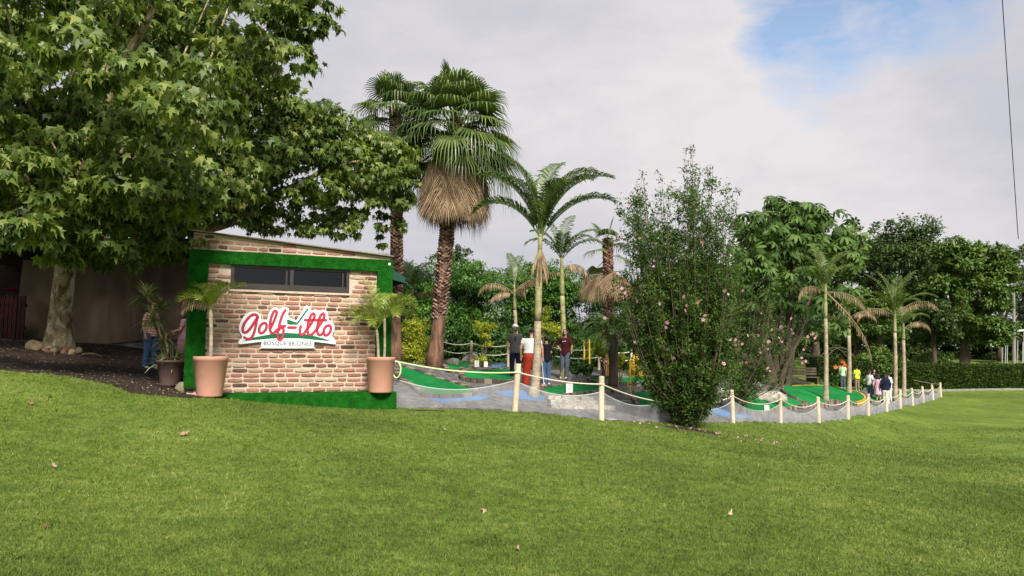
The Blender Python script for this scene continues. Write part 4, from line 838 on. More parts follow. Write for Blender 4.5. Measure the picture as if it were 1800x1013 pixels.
# drooping pygmy palm
def pygmy(px, Y, py_b, py_t, label):
    random.seed(21); a = G(px, Y); top = P(px-2, py_t, Y); root = thing('pygmy_palm', label, 'palm tree', a); b = MB(); b.tube(bend(a, top, Vector((.04, 0, 0))), [.17, .16, .15, .15, .15, .16, .17, .19, .16], 12); b.build('trunk', 'bark_dark', root, True)
    for i in range(30): b = MB(); frond(b, top, i*2.4, R(70-i*2.6), R(95), random.uniform(1.0, 1.35), .26, 26, hang=.3, vee=.2); b.build('frond', 'feather_leaf', root)
pygmy(1077, 24, 655, 585, 'bushy drooping palm with a dark short trunk left of the yellow railing')
feather_palm(725, 26, 640, 560, 505, [(170, 40, 80, .9), (10, 45, 80, .9), (60, 70, 60, .8), (120, 70, 60, .8), (200, 20, 80, .8), (300, 50, 90, .8)], 'low palm with arching dark fronds between the two fan palm trunks', .1, [(180, 20, 80, .8), (0, 30, 70, .7)], 0, L=1.9, seed=18)

# ------------------------------------------------------------------ potted plants
def pot(root, c, rb, rt, h, mat, rim=.03):
    b = MB(); b.rings([((c.x, c.y, c.z), rb*.97, rb*.97), ((c.x, c.y, c.z+.02), rb, rb), ((c.x, c.y, c.z+h*.9), rt*.985, rt*.985), ((c.x, c.y, c.z+h*.905), rt+rim*.5, rt+rim*.5), ((c.x, c.y, c.z+h-.01), rt+rim*.6, rt+rim*.6), ((c.x, c.y, c.z+h), rt+rim*.3, rt+rim*.3), ((c.x, c.y, c.z+h), rt-.03, rt-.03), ((c.x, c.y, c.z+h-.06), rt-.05, rt-.05)], 40)
    b.build('pot', mat, root, False).data.polygons.foreach_set('use_smooth', [True]*len(root.children[-1].data.polygons))
    b = MB(); b.rings([((c.x, c.y, c.z+h-.10), rt-.04, rt-.04), ((c.x, c.y, c.z+h-.055), rt-.06, rt-.06)], 24); b.build('soil', 'soil', root)
def potted_palm(px_, py_b, py_t, Y, wt, wb, label, stems, seed, dz=None):
    random.seed(seed); c = P(px_, py_b, Y)
    if dz is not None: c.z = dz
    h = P(px_, py_t, Y).z-c.z; k = Y/F; root = thing('potted_palm', label, 'potted plant', c, 'palms in tall salmon pots'); pot(root, c, wb*k/2, wt*k/2, h, 'terracotta', .004)
    for (ox, tx, ty, fr, dead, rad) in stems:
        a = Vector((c.x+ox, c.y, c.z+h-.08)); t = P(tx, ty, Y); b = MB(); b.tube(bend(a, t, Vector((.01, 0, 0))), [rad*1.2, rad, rad, rad*.95, rad*.95, rad*.9, rad, rad*1.1, rad*.8], 9); b.build('stem', 'ring_trunk', root, True)
        for az, e0, dr, l in fr: b = MB(); frond(b, t, R(az), R(e0), R(dr), l*1.1, .34, 26, vee=.7, hang=.2, lw=.009); b.build('frond', 'feather_pale', root)
        for az, e0, dr, l in dead: b = MB(); frond(b, t, R(az), R(e0), R(dr), l, .13, 14, True, lw=.008); b.build('dead_frond', 'dead_leaf', root)
potted_palm(368, 697, 627, 13.75, 58, 42, 'salmon pot with a single stemmed palm at the left end of the kiosk', [(0, 370, 545, [(180, 58, 95, .62), (160, 72, 70, .6), (10, 60, 60, .72), (345, 72, 50, .55), (60, 74, 60, .6), (215, 50, 95, .55), (265, 62, 110, .5)], [(182, 55, 165, .8), (2, 58, 150, .95), (195, 40, 130, .62)], .035)], 31)
potted_palm(668, 694, 628, 15.45, 50, 41, 'salmon pot with a twin stemmed palm on the right end of the turf step', [(-.05, 662, 580, [(178, 48, 85, .85), (165, 62, 85, .8), (140, 76, 60, .85), (150, 82, 35, 1.05), (15, 60, 95, .7), (270, 50, 110, .6), (230, 45, 90, .6)], [], .03), (.07, 676, 560, [(5, 50, 100, .75), (350, 62, 90, .75), (20, 30, 90, .7), (60, 72, 80, .7), (300, 40, 100, .65), (120, 66, 80, .8), (185, 40, 100, .6)], [], .028)], 32, dz=KZ-.014)
def dracaena():
    random.seed(41); c = P(299, 671, 15.3); c.z = gz(c.x, c.y)+.015; Y = 15.3; h = P(299, 633, Y).z-c.z; root = thing('potted_dracaena', 'brown pot with a tall cream striped leafy plant at the left of the kiosk', 'potted plant', c)
    pot(root, c, .19, .27, h, 'brownpot', .03); z0 = c.z+h-.08
    for px, py, n, L in ((258, 520, 34, .38), (284, 538, 34, .36), (268, 560, 34, .40), (290, 595, 30, .34), (295, 622, 34, .36), (284, 635, 20, .36), (309, 632, 20, .34)):
        t = P(px, py, Y+random.uniform(-.1, .1)); a = Vector((c.x+random.uniform(-.06, .06), c.y, z0)); b = MB(); b.tube(bend(a, t, Vector((.06*(1 if px > 275 else -.3), 0, 0))), .017, 7); b.build('stem', 'bark', root, True)
        az = rng.random(n)*6.283; el_ = rng.uniform(-.5, 1.35, n); d = np.stack([np.cos(az)*np.cos(el_), np.sin(az)*np.cos(el_), np.sin(el_)], 1)
        w = .95; tv = np.array([(-.035, 0, 0), (.035, 0, 0), (-.065, .4, .02), (0, .4, -.01), (.065, .4, .02), (-.045, .75, -.12), (.045, .75, -.12), (0, 1, -.32)]); tt = np.array([(0, 1, 3), (0, 3, 2), (1, 4, 3), (2, 3, 5), (3, 6, 5), (3, 4, 6), (5, 6, 7)])
        leaves('foliage', (tv, tt), np.array([t]*n)-np.array([0, 0, .08])*rng.random((n, 1)), d, np.tile([0, 0, 1.], (n, 1))+d*.1+.01, L*rng.uniform(.8, 1.15, n), 'drac_leaf', root)
dracaena()
b = MB(); q = G(329, 14.9); b.box(q+Vector((0, 0, .16)), (.20, .1, .07), Matrix.Rotation(.2, 3, 'Z'), .004); b.box(q+Vector((0, 0, .08)), (.24, .14, .09), Matrix.Rotation(.2, 3, 'Z'), .004); tag(b.build('brick', 'terracotta', None, loc=q), 'loose orange brick beside the left salmon pot', 'brick')
# hose coil on the right side of the right pot
def hose():
    c = P(694, 650, 15.65); b = MB(); pts = []
    for i in range(90): a = i/90*2*math.pi*4; pts.append(c+Vector((.09*math.cos(a)+.04, .05*math.sin(i*.23), .17*math.sin(a)))) 
    b.tube(pts, .014, 6); tag(b.build('hose_coil', 'hose', None, True, loc=c), 'coil of lime green hose hanging behind the right salmon pot', 'hose')
hose()

# ------------------------------------------------------------------ foliage crowns
def crown(name, cl, n, tpl, size, mat, root, droop=.35, sub=9, subr=.38, flat=.6, rnd_hi=1.0, skew=1.0):
    """cl: (x, y, z, rx, ry, rz) clumps; leaves gather in little bunches over every clump"""
    cl = np.array(cl, float); w = (cl[:, 3]*cl[:, 4]*cl[:, 5])**(2/3); w /= w.sum(); nb = max(1, int(n/26)); ci = rng.choice(len(cl), nb, p=w)
    d = nrm(rng.normal(0, 1, (nb, 3))); d[:, 2] = d[:, 2]*.9+.12; rr = rng.uniform(.55, 1.0, nb)**.6
    bc = cl[ci, :3]+d*cl[ci, 3:]*rr[:, None]; br = cl[ci, 3:].mean(1)*subr*rng.uniform(.6, 1.3, nb)
    m = rng.integers(14, 38, nb); idx = np.repeat(np.arange(nb), m); N_ = len(idx)
    off = rng.normal(0, .5, (N_, 3)); off[:, 2] *= flat; pos = bc[idx]+off*br[idx][:, None]
    od = d[idx]; tip = od*np.array([1, 1, .3])*.7+rng.normal(0, .5, (N_, 3)); tip[:, 2] -= droop; nor = od*.5+np.array([0, 0, .9])+rng.normal(0, .35, (N_, 3))
    base = rng.random(nb)[idx]*.45+rng.random(N_)**skew*.55*rnd_hi
    return leaves(name, tpl, pos, tip, nor, size*rng.uniform(.65, 1.25, N_), mat, root, np.clip(base, 0, 1))
def limbs(root, a, ends, r, name='trunk', mat='bark', seed=0, sag=.1, part='branch'):
    rs = random.Random(seed); b = MB()
    for e in ends:
        e = Vector(e); m = a.lerp(e, .5)+Vector((rs.uniform(-1, 1), rs.uniform(-1, 1), rs.uniform(-.3, .6)))*(e-a).length*sag; L = crspline([a, a.lerp(m, .55)+Vector((0, 0, .1*(e-a).length*sag)), m, e], 4, False); k = len(L)
        b.tube(L, [max(r*(1-.85*i/(k-1)), .006) for i in range(k)], 7)
    b.build(part, mat, root, True)
# --- the big plane tree
def plane_tree():
    random.seed(51); a = G(101, 17); Y = 17.0; t1 = P(112, 495, Y); t2 = P(122, 420, Y-.2)
    root = thing('plane_tree', 'huge leafy tree with a mottled pale trunk, overhanging the kiosk from the left', 'tree', a)
    b = MB(); b.tube([a-Vector((0, 0, .15)), a+Vector((0, 0, .1)), a.lerp(t1, .3), a.lerp(t1, .7), t1, t2, P(135, 330, Y-.4), P(160, 230, Y-.3), P(190, 120, Y)], [.40, .33, .27, .235, .22, .21, .18, .15, .12], 20); b.build('trunk', 'plane_bark', root, True)
    reg = [[(-260, -160), (330, -160), (600, 20), (598, 70), (545, 110), (470, 130), (520, 165), (545, 215), (540, 300), (470, 390), (335, 420), (330, 450), (250, 490), (215, 470), (150, 455), (120, 490), (70, 470), (0, 430), (-260, 430)]]
    cl = []; n = 0
    tries = 0
    while len(cl) < 150 and tries < 9000:
        tries += 1; px = random.uniform(-260, 600); py = random.uniform(-160, 480)
        if not inpoly(np.array([px]), np.array([py]), reg[0])[0]: continue
        lo, hi = (11.2, 21) if px < 340 else (13.5, 20)
        if py > 400 and px > 230: lo = 12.2
        if px > 325 and py > 330: lo = 16.4
        Yc = random.uniform(lo, hi); r = random.uniform(.55, 1.05)*(.8 if px > 340 else 1)
        if py > 400: r *= .62
        # stay inside the outline
        rp = r*F/Yc
        ok = all(inpoly(np.array([px+dx*rp*.8]), np.array([py+dy*rp*.7]), reg[0])[0] for dx, dy in ((1, 0), (0, 1), (.7, -.7)))
        if not ok: continue
        c = P(px, py, Yc); cl.append((c.x, c.y, c.z, r, r, r*.62))
    for px, py, Yc, r in ((560, 25, 17.5, .5), (530, 50, 17.2, .55), (575, 55, 17.8, .38), (500, 20, 17, .6), (540, 85, 17.5, .4), (490, 80, 17, .5), (470, 45, 16.8, .6), (520, -20, 17, .6), (440, 90, 17, .55), (110, 455, 13, .33), (80, 440, 12.5, .42), (140, 430, 13.5, .42), (110, 405, 13, .5), (60, 400, 12, .5), (20, 405, 11.5, .5), (-30, 400, 11.5, .6), (150, 390, 13, .5), (200, 430, 13.5, .42), (235, 455, 14, .38), (265, 430, 14.5, .42), (215, 395, 13.5, .5), (280, 395, 14.5, .5), (300, 440, 15.3, .34), (320, 385, 15.5, .45), (180, 450, 14, .3), (40, 425, 11.6, .34), (340, 375, 16, .4), (-80, 420, 12, .6), (250, 380, 13.5, .5), (110, 360, 12.5, .55), (50, 350, 11.8, .55), (190, 350, 12.8, .55)):
        c = P(px, py, Yc); cl.append((c.x, c.y, c.z, r, r, r*.7))
    print('plane clumps', len(cl), tries)
    crown('crown', cl, 88000, T_STAR, .165, 'plane_leaf', root, droop=.95, subr=.36, flat=.42, skew=1.5)
    # the bough reaching right behind the kiosk
    cl2 = []
    for px, py, Yc, r in ((440, 190, 17.5, .75), (470, 240, 17.6, .8), (500, 280, 17.8, .75), (450, 290, 17.5, .8), (520, 230, 18, .7), (420, 240, 17.3, .8), (400, 320, 17.2, .7), (490, 160, 17.6, .5), (430, 340, 17.6, .6), (380, 370, 17.4, .6), (560, 215, 18.5, .7), (600, 235, 19, .7), (640, 260, 19.5, .75), (690, 270, 19.5, .6), (715, 310, 19.5, .45), (660, 310, 19, .75), (610, 290, 18.5, .8), (570, 330, 18, .6), (700, 350, 19.5, .5), (650, 365, 19.3, .6), (560, 260, 18, .7), (690, 400, 19.5, .4), (600, 400, 19, .5), (520, 350, 18, .6), (540, 395, 18.5, .5), (480, 390, 18.5, .5), (500, 200, 17.5, .6), (640, 230, 19.5, .4), (580, 375, 20, .45), (665, 425, 20, .3), (440, 380, 18, .5)):
        c = P(px, py, Yc); cl2.append((c.x, c.y, c.z, r, r, r*.7))
    crown('right_bough', cl2, 22000, T_STAR, .14, 'plane_leaf', root, droop=.8, subr=.38, flat=.5, skew=1.2)
    # limbs
    limbs(root, t2, [c[:3] for c in cl[::3]], .075, mat='plane_bark', seed=5, sag=.12)
    b = MB(); ctrl = [t2.lerp(P(135, 330, 16.6), .3), P(220, 405, 17), P(350, 404, 17.6), P(420, 385, 17.9), P(470, 350, 18.1), P(520, 325, 18.3), P(600, 290, 18.8), P(680, 280, 19.3)]
    L = crspline(ctrl, 5, False); b.tube(L, [.15*(1-.8*i/(len(L)-1)) for i in range(len(L))], 10)
    L = crspline([P(140, 300, 16.7), P(220, 110, 16.2), P(245, 60, 16), P(262, 30, 15.9), P(285, -60, 15.8)], 5, False); b.tube(L, [.12*(1-.6*i/(len(L)-1)) for i in range(len(L))], 10)
    for e in ((P(470, 350, 18.1), P(480, 300, 18.2)), (P(520, 325, 18.3), P(560, 380, 18.6)), (P(600, 290, 18.8), P(650, 370, 19.2))): b.tube(bend(e[0], e[1], Vector((0, 0, .1))), [.035*(1-.09*i) for i in range(9)], 6)
    b.build('limb', 'plane_bark', root, True)
    # thicker shade: the back of the crown
    cl3 = []
    for i in range(46):
        px = random.uniform(-280, 470); py = random.uniform(-120, 400); Yc = random.uniform(19.5, 23); c = P(px, py, Yc); r = random.uniform(1.0, 1.6)
        if px > 380 and py < 200: continue
        cl3.append((c.x, c.y, c.z, r, r, r*.7))
    crown('back_crown', cl3, 15000, T_STAR, .34, 'plane_leaf', root, droop=.5, subr=.5, flat=.7)
plane_tree()

# --- flowering bush
def vase_bush(px, Y, label, outline, nst, nleaf, nflow, seed, lsize=.075, rbase=.35, name='flowering_bush', top_sparse=True):
    random.seed(seed); a = G(px, Y); root = thing(name, label, 'bush', a, 'pink flowering bushes')
    segs = []; b = MB(); poly = outline; miny = min(p[1] for p in poly)
    for i in range(nst):
        for _ in range(50):
            tx = random.uniform(min(p[0] for p in poly), max(p[0] for p in poly)); ty = miny+(max(p[1] for p in poly)-miny)*random.random()**.95
            if inpoly(np.array([tx]), np.array([ty]), poly)[0]: break
        dep = random.uniform(-1, 1)*1.5*min(1, (750-ty)/250.); s = a+Vector((random.uniform(-rbase, rbase)*.5, random.uniform(-rbase, rbase)*.5, -.05)); e = P(tx, ty, Y+dep)
        mid = s.lerp(e, .5)+Vector(((e.x-s.x)*.18, (e.y-s.y)*.18, (e.z-s.z)*-.04)); L = crspline([s, s.lerp(mid, .5), mid, e], 4, False); k = len(L); r = random.uniform(.012, .03)
        b.tube(L, [r*(1-.85*j/(k-1)) for j in range(k)], 5, False)
        for j in range(2, k-1): segs.append((L[j], L[j+1], j/k))
        for q in range(7):                 # side twigs
            j = random.randint(3, k-2); o = L[j]; d = Vector((random.gauss(0, 1), random.gauss(0, 1), random.uniform(.1, 1.3))).normalized(); ln = random.uniform(.25, .75); e2 = o+d*ln
            b.tube([o, o+d*ln*.5+Vector((0, 0, .03)), e2], [.007, .005, .003], 4, False); segs.append((o, e2, j/k)); segs.append((o.lerp(e2, .4), e2, j/k))
    b.build('stems', 'twig', root)
    A = np.array([s[0] for s in segs]); B = np.array([s[1] for s in segs]); ln = np.linalg.norm(B-A, axis=1); zz = (A[:, 2]-a.z); w = ln*np.clip(.65+zz*.16, .65, 1.5); w /= w.sum()
    nn_ = nleaf//13; ci0 = rng.choice(len(segs), nn_, p=w); t0 = rng.random((nn_, 1)); sp0 = np.clip(np.minimum(.06+zz[ci0]*.05, .15-zz[ci0]*.012), .03, .16)[:, None]
    node = A[ci0]*(1-t0)+B[ci0]*t0+rng.normal(0, 1, (nn_, 3))*sp0; lum0 = rng.random(nn_)*.55; idx = rng.integers(0, nn_, nleaf); idx = np.where(rng.random(nleaf) < .5, idx, (idx//2)); ci = ci0[idx]
    pos = node[idx]+rng.normal(0, 1, (nleaf, 3))*np.array([.045, .045, .06]); tip = rng.normal(0, 1, (nleaf, 3))+(B-A)[ci]*.8; tip[:, 2] -= .1; nor = rng.normal(0, .6, (nleaf, 3))+np.array([0, -.3, .8]); lrnd = np.clip(lum0[idx]+rng.random(nleaf)*.45, 0, 1)
    leaves('foliage', T_OVAL, pos, tip, nor, lsize*rng.uniform(.6, 1.3, nleaf), 'hib_leaf', root, lrnd)
    cen = np.array([a.x, a.y]); rad = np.linalg.norm(B[:, :2]-cen, axis=1); fw = (rad/(.5+zz*.35))*(zz > 1.3)*(A[:, 1] < Y+.4); fw = np.clip(fw, 0, None)**1.5; fw /= fw.sum()
    ci = rng.choice(len(segs), nflow, p=fw); pos = B[ci]+np.stack([rng.normal(0, .1, nflow), -np.abs(rng.normal(.08, .08, nflow)), rng.normal(0, .08, nflow)], 1)
    # two or three blooms together here and there
    k = rng.random(nflow) < .4; pos = np.concatenate([pos, pos[k]+rng.normal(0, .07, (k.sum(), 3))]); m = len(pos); nor = np.stack([rng.normal(0, .6, m), -np.ones(m), rng.normal(.2, .4, m)], 1); tip = rng.normal(0, 1, (m, 3))
    order = np.argsort(pos[:, 1]); one = None
    for q in range(min(m, 100)):
        i = order[q]; leaves('flower', T_FLOW, pos[i:i+1], tip[i:i+1], nor[i:i+1], rng.uniform(.035, .066, 1), 'pink', root)
    return root
vase_bush(1215, 18.8, 'tall vase shaped bush dotted with pink flowers growing from the edge of the lawn', [(1195, 690), (1165, 650), (1120, 610), (1088, 550), (1085, 430), (1100, 340), (1112, 290), (1128, 283), (1140, 345), (1165, 300), (1190, 345), (1213, 252), (1222, 252), (1232, 330), (1248, 262), (1256, 262), (1266, 330), (1292, 340), (1305, 420), (1305, 520), (1275, 600), (1250, 650), (1232, 700)], 270, 150000, 66, 61, .066, .2)
vase_bush(1285, 24, 'arching bush with pink flowers leaning right, behind the tall flowering bush', [(1285, 600), (1280, 500), (1300, 440), (1340, 450), (1390, 490), (1430, 540), (1440, 580), (1415, 600), (1370, 590), (1320, 600)], 36, 9000, 42, 62, .075, .2)

# --- umbrella tree
def umbrella_tree():
    random.seed(71); a = G(1345, 35.5); root = thing('umbrella_tree', 'glossy umbrella leaved tree with several dark leaning trunks behind the rock lane', 'tree', a); b = MB()
    for bx, ex, ey, r, dy in ((1363, 1275, 600, .22, 0), (1363, 1300, 480, .16, .4), (1368, 1345, 420, .19, 1), (1376, 1372, 400, .15, .6), (1384, 1400, 380, .17, .3), (1382, 1440, 460, .13, 0), (1370, 1420, 560, .11, -.5), (1352, 1330, 520, .12, -.3)):
        s = G(bx, 35.5+dy*.4)-Vector((0, 0, .1)); e = P(ex, ey, 36+dy); L = crspline([s, s.lerp(e, .4)+Vector(((s.x-e.x)*.12, 0, 0)), s.lerp(e, .75), e], 5, False); k = len(L); b.tube(L, [r*(1.15-.65*i/(k-1)) for i in range(k)], 9)
    b.build('trunk', 'bark_dark', root, True)
    pos = []; 
    for px, py, r, Yc, n in ((1370, 375, 42, 32, 90), (1410, 390, 50, 32.5, 110), (1330, 400, 40, 31.5, 80), (1460, 400, 46, 33, 100), (1490, 430, 34, 33, 60), (1380, 440, 60, 31.5, 120), (1440, 450, 50, 32, 90), (1320, 460, 45, 31, 70), (1480, 460, 34, 32.5, 50), (1350, 500, 50, 31, 80), (1410, 510, 48, 31, 70), (1470, 510, 36, 32, 46), (1300, 520, 40, 31, 50), (1450, 560, 44, 33, 40), (1380, 570, 60, 33.5, 60), (1310, 590, 44, 33, 44)):
        for _ in range(int(n*.72)):
            an = random.random()*6.283; rr = math.sqrt(random.random())*r; pos.append(P(px+math.cos(an)*rr, py+math.sin(an)*rr*.75, Yc+4.5+random.uniform(-1.6, 1.6)))
    pos = np.array(pos); m = len(pos); nor = np.stack([rng.normal(0, .3, m), rng.normal(-.35, .3, m), np.ones(m)], 1); leaves('crown', T_UMB, pos, rng.normal(0, 1, (m, 3)), nor, rng.uniform(.30, .46, m), 'umb_leaf', root)
umbrella_tree()

# --- generic trees and shrubs
def dome(px, Y, py_top, wpx, py_low, n, seed, rel=.30, flat=.8, depth=None):
    rs = random.Random(seed); k = Y/F; W = wpx*k/2*1.16; c0 = P(px, (py_top+py_low)/2, Y); H = (P(px, py_top, Y)-P(px, py_low, Y)).z/2*1.04; out_ = []; D = depth or W
    for i in range(n):
        d = Vector((rs.gauss(0, 1), rs.gauss(0, 1), rs.gauss(.15, 1))).normalized(); d = Vector([math.copysign(abs(q)**.72, q) for q in d]); rr = rs.uniform(.45, .86); r = rel*min(W, H*1.5)*rs.uniform(.7, 1.25)
        out_.append((c0.x+d.x*(W-r*.6)*rr*1.05, c0.y+d.y*(D-r*.6)*rr, c0.z+d.z*(H-r*flat*.6)*rr*1.05, r, r, r*flat))
    return out_
def tree(px, Y, py_top, wpx, py_low, label, mat='far_leaf', nl=16000, size=.3, seed=1, ncl=30, trunk=.22, group='trees behind the course', name='broadleaf_tree', tpl=T_DIA, droop=.2, rel=.30, flat=.8, cat='tree', bmat='bark_dark', tr=True, depth=None):
    a = G(px, Y); root = thing(name, label, cat, a, group); cl = dome(px, Y, py_top, wpx, py_low, ncl, seed, rel, flat, depth); crown('crown' if cat == 'tree' else 'foliage', cl, nl, tpl, size, mat, root, droop=droop)
    if tr:
        t = P(px, py_low-(py_low-py_top)*.25, Y); t.z = max(t.z, a.z+.5); b = MB(); b.tube(bend(a-Vector((0, 0, .2)), t, Vector((trunk*.5, 0, 0))), [trunk*(1.3-.08*i) for i in range(9)], 10); b.build('trunk', bmat, root, True)
        limbs(root, a.lerp(t, .75), [c[:3] for c in cl[::3]], trunk*.45, mat=bmat, seed=seed)
    return root
# far trees on the right
tree(1572, 76, 378, 165, 625, 'broad dark domed tree rising behind the tall lit palm', 'far_leaf', 30000, .34, 81, 46, .4, tpl=T_DIA)
tree(1505, 82, 385, 120, 625, 'dark tree between the umbrella tree and the broad domed tree', 'far_leaf', 20000, .34, 82, 34, .4)
tree(1692, 68, 408, 150, 622, 'large spreading bright green tree left of the play structure', 'far_leaf_b', 42000, .34, 83, 64, .42, tpl=T_OVAL, rel=.20)
tree(1630, 88, 405, 110, 622, 'dark tree behind and between the domed tree and the spreading tree', 'far_leaf', 14000, .4, 84, 26, .35)
tree(1758, 96, 440, 52, 560, 'narrow tree at the right edge of the spreading bright tree', 'far_leaf_b', 9000, .4, 85, 20, .3)
tree(1430, 62, 362, 130, 640, 'dark rounded tree behind the umbrella tree', 'far_leaf', 20000, .3, 86, 30, .35)
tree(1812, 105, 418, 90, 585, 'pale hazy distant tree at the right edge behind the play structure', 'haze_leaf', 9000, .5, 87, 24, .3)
tree(1890, 110, 430, 110, 600, 'dark distant tree just outside the right edge', 'far_leaf', 9000, .5, 88, 20, .35)
tree(1545, 62, 505, 110, 622, 'low pale green tree in front of the broad domed tree', 'far_leaf_b', 9000, .28, 89, 18, .2)
tree(1640, 64, 520, 90, 618, 'small dark tree behind the right end of the hedge bushes', 'far_leaf', 8000, .28, 90, 16, .2)
tree(1250, 66, 430, 170, 630, 'green tree behind the flowering bush', 'far_leaf', 14000, .3, 91, 26, .3)
tree(1340, 52, 395, 110, 620, 'leafy tree left behind the umbrella tree', 'far_leaf_b', 14000, .26, 92, 24, .3)
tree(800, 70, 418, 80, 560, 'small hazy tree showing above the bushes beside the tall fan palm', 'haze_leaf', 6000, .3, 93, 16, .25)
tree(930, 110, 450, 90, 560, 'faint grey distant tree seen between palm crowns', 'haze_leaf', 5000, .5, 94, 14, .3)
# wooded backdrop far behind
def woods():
    root = None; cl = []; rs = random.Random(5)
    for i in range(95):
        px = -500+i*30+rs.uniform(-10, 10); Y = rs.uniform(112, 135); top = 590-rs.uniform(0, 50)-(70 if px > 1450 else 0); c = P(px, top, Y); r = rs.uniform(4, 7); g = gz(c.x, c.y)
        for z in (c.z-r*.5, (c.z+g)/2, g+2): cl.append((c.x, c.y, z, r, r, r*.8))
    o = crown('woodland', cl, 42000, T_DIA, .95, 'far_leaf', None, droop=.1); tag(o, 'far dark woodland closing off the park behind everything', 'woods', kind='stuff')
woods()
# tall shrubs behind the course
SH = [(720, 34, 446, 120, 'shrub_a', 'bush_leaf', 'feathery green bush between the two fan palm trunks'), (672, 33, 440, 110, '', 'bush_leaf_b', 'green bush mostly hidden behind the right end of the kiosk'), (758, 37, 440, 110, '', 'bush_leaf_b', 'high dark bush right behind the tall fan palm trunk'), (800, 35, 440, 120, 'b', 'bush_leaf', 'high bright green bush right of the tall fan palm trunk'), (875, 36, 447, 120, 'c', 'bush_leaf', 'high green bush behind the man in the white cap'),
      (950, 37, 452, 110, 'd', 'bush_leaf', 'green bush behind the tallest feather palm'), (1020, 36, 448, 120, 'e', 'bush_leaf', 'high green bush behind the girl in maroon'), (1100, 37, 470, 120, 'f', 'bush_leaf_b', 'green bush left behind the flowering bush'),
      (1180, 38, 480, 120, 'g', 'bush_leaf_b', 'dark green bush right behind the flowering bush'), (1260, 42, 490, 120, 'h', 'bush_leaf_b', 'dark green bush behind the arching bush with pink flowers'), (1350, 46, 500, 130, 'i', 'bush_leaf_b', 'dark bush under the umbrella tree')]
for i, (px, Y, top, w, _, mt, lb) in enumerate(SH):
    tree(px, Y, top, w*1.25, 655, lb, mt, 14500, .15, 100+i, 26, .1, 'tall bushes behind the course', 'tall_bush', T_OVAL, .35, .34, .8, 'bush', tr=True)
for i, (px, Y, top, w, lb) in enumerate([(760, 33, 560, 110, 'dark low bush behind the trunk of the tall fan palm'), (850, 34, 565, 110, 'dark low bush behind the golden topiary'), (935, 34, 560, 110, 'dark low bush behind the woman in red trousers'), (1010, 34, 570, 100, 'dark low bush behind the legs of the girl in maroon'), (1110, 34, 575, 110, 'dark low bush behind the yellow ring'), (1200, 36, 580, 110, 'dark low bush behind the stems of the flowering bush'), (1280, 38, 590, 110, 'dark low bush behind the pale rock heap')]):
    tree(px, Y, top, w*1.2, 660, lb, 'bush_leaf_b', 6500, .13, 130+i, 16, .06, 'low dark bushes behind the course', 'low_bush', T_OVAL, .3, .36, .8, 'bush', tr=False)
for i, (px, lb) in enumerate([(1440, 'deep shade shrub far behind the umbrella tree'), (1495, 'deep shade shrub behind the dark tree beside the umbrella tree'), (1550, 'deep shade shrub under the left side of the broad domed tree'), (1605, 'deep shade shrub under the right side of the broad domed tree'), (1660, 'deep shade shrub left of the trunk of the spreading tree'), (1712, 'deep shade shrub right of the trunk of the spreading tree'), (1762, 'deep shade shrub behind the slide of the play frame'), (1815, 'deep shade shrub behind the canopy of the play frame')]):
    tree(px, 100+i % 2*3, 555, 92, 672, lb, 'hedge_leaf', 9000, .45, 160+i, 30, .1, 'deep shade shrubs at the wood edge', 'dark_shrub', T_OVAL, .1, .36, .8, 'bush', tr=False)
def ybush(px, Y, spec, label, seed, n=2600, mat='yel_leaf', size=.075, stem=True, group='golden leaved bushes', name='golden_bush'):
    a = G(px, Y); root = thing(name, label, 'bush', a, group); cl = []
    for cx, cy, r in spec: c = P(cx, cy, Y); rr = r*Y/F; cl.append((c.x, c.y, c.z, rr, rr, rr*.85))
    crown('foliage', cl, n, T_OVAL, size, mat, root, droop=.1, subr=.5)
    if stem: limbs(root, a, [c[:3] for c in cl], .03, mat='bark', seed=seed, part='stem')
ybush(728, 23.5, [(718, 575, 14), (738, 570, 15), (730, 590, 15), (722, 615, 20), (742, 605, 15), (715, 625, 14), (738, 628, 14)], 'big golden green bush between the kiosk and the scaly palm', 1, 6500)
ybush(848, 28, [(845, 576, 12), (858, 575, 10), (850, 590, 10), (856, 606, 8), (868, 574, 7)], 'golden topiary of stacked leafy tufts left of the man in the white cap', 2, 2600)
ybush(846, 27.6, [(840, 638, 9), (848, 634, 9)], 'low golden tuft at the foot of the golden topiary', 3, 800, stem=False)
ybush(962, 27, [(955, 560, 9), (962, 545, 8), (958, 575, 10), (975, 578, 12), (982, 585, 9), (950, 590, 8)], 'pale golden green shrub between the two feather palm trunks', 4, 3000)
ybush(1062, 25.5, [(1055, 605, 9), (1058, 620, 9), (1066, 612, 8), (1050, 618, 7)], 'golden bush behind the drooping palm', 5, 1800)
ybush(1092, 25, [(1090, 630, 8), (1088, 638, 8)], 'small golden tuft right of the dark short palm trunk', 6, 900)
ybush(1022, 23.6, [(1020, 642, 12), (1030, 650, 10), (1012, 650, 9)], 'dark glossy low plant right of the girl in maroon', 7, 1300, 'bush_leaf_b', .11, group='low plants on the course', name='low_plant')
ybush(966, 28, [(960, 600, 10), (975, 600, 10), (972, 620, 8)], 'leafy climber on thin stems behind the person in the black shirt', 8, 1600, 'bush_leaf', .1, group='low plants on the course', name='climber')
ybush(1545, 54, [(1520, 632, 14), (1545, 622, 15), (1572, 630, 14), (1550, 645, 20), (1530, 650, 14), (1570, 648, 14)], 'pale leafy shrub rising above the hedge behind the players', 9, 5200, 'far_leaf_b', .17, group='shrubs at the hedge', name='shrub')
ybush(1632, 66, [(1615, 640, 14), (1635, 632, 15), (1655, 640, 14), (1600, 645, 10)], 'pale low shrub showing above the hedge left of the play structure', 10, 3600, 'far_leaf_b', .22, group='shrubs at the hedge', name='shrub')
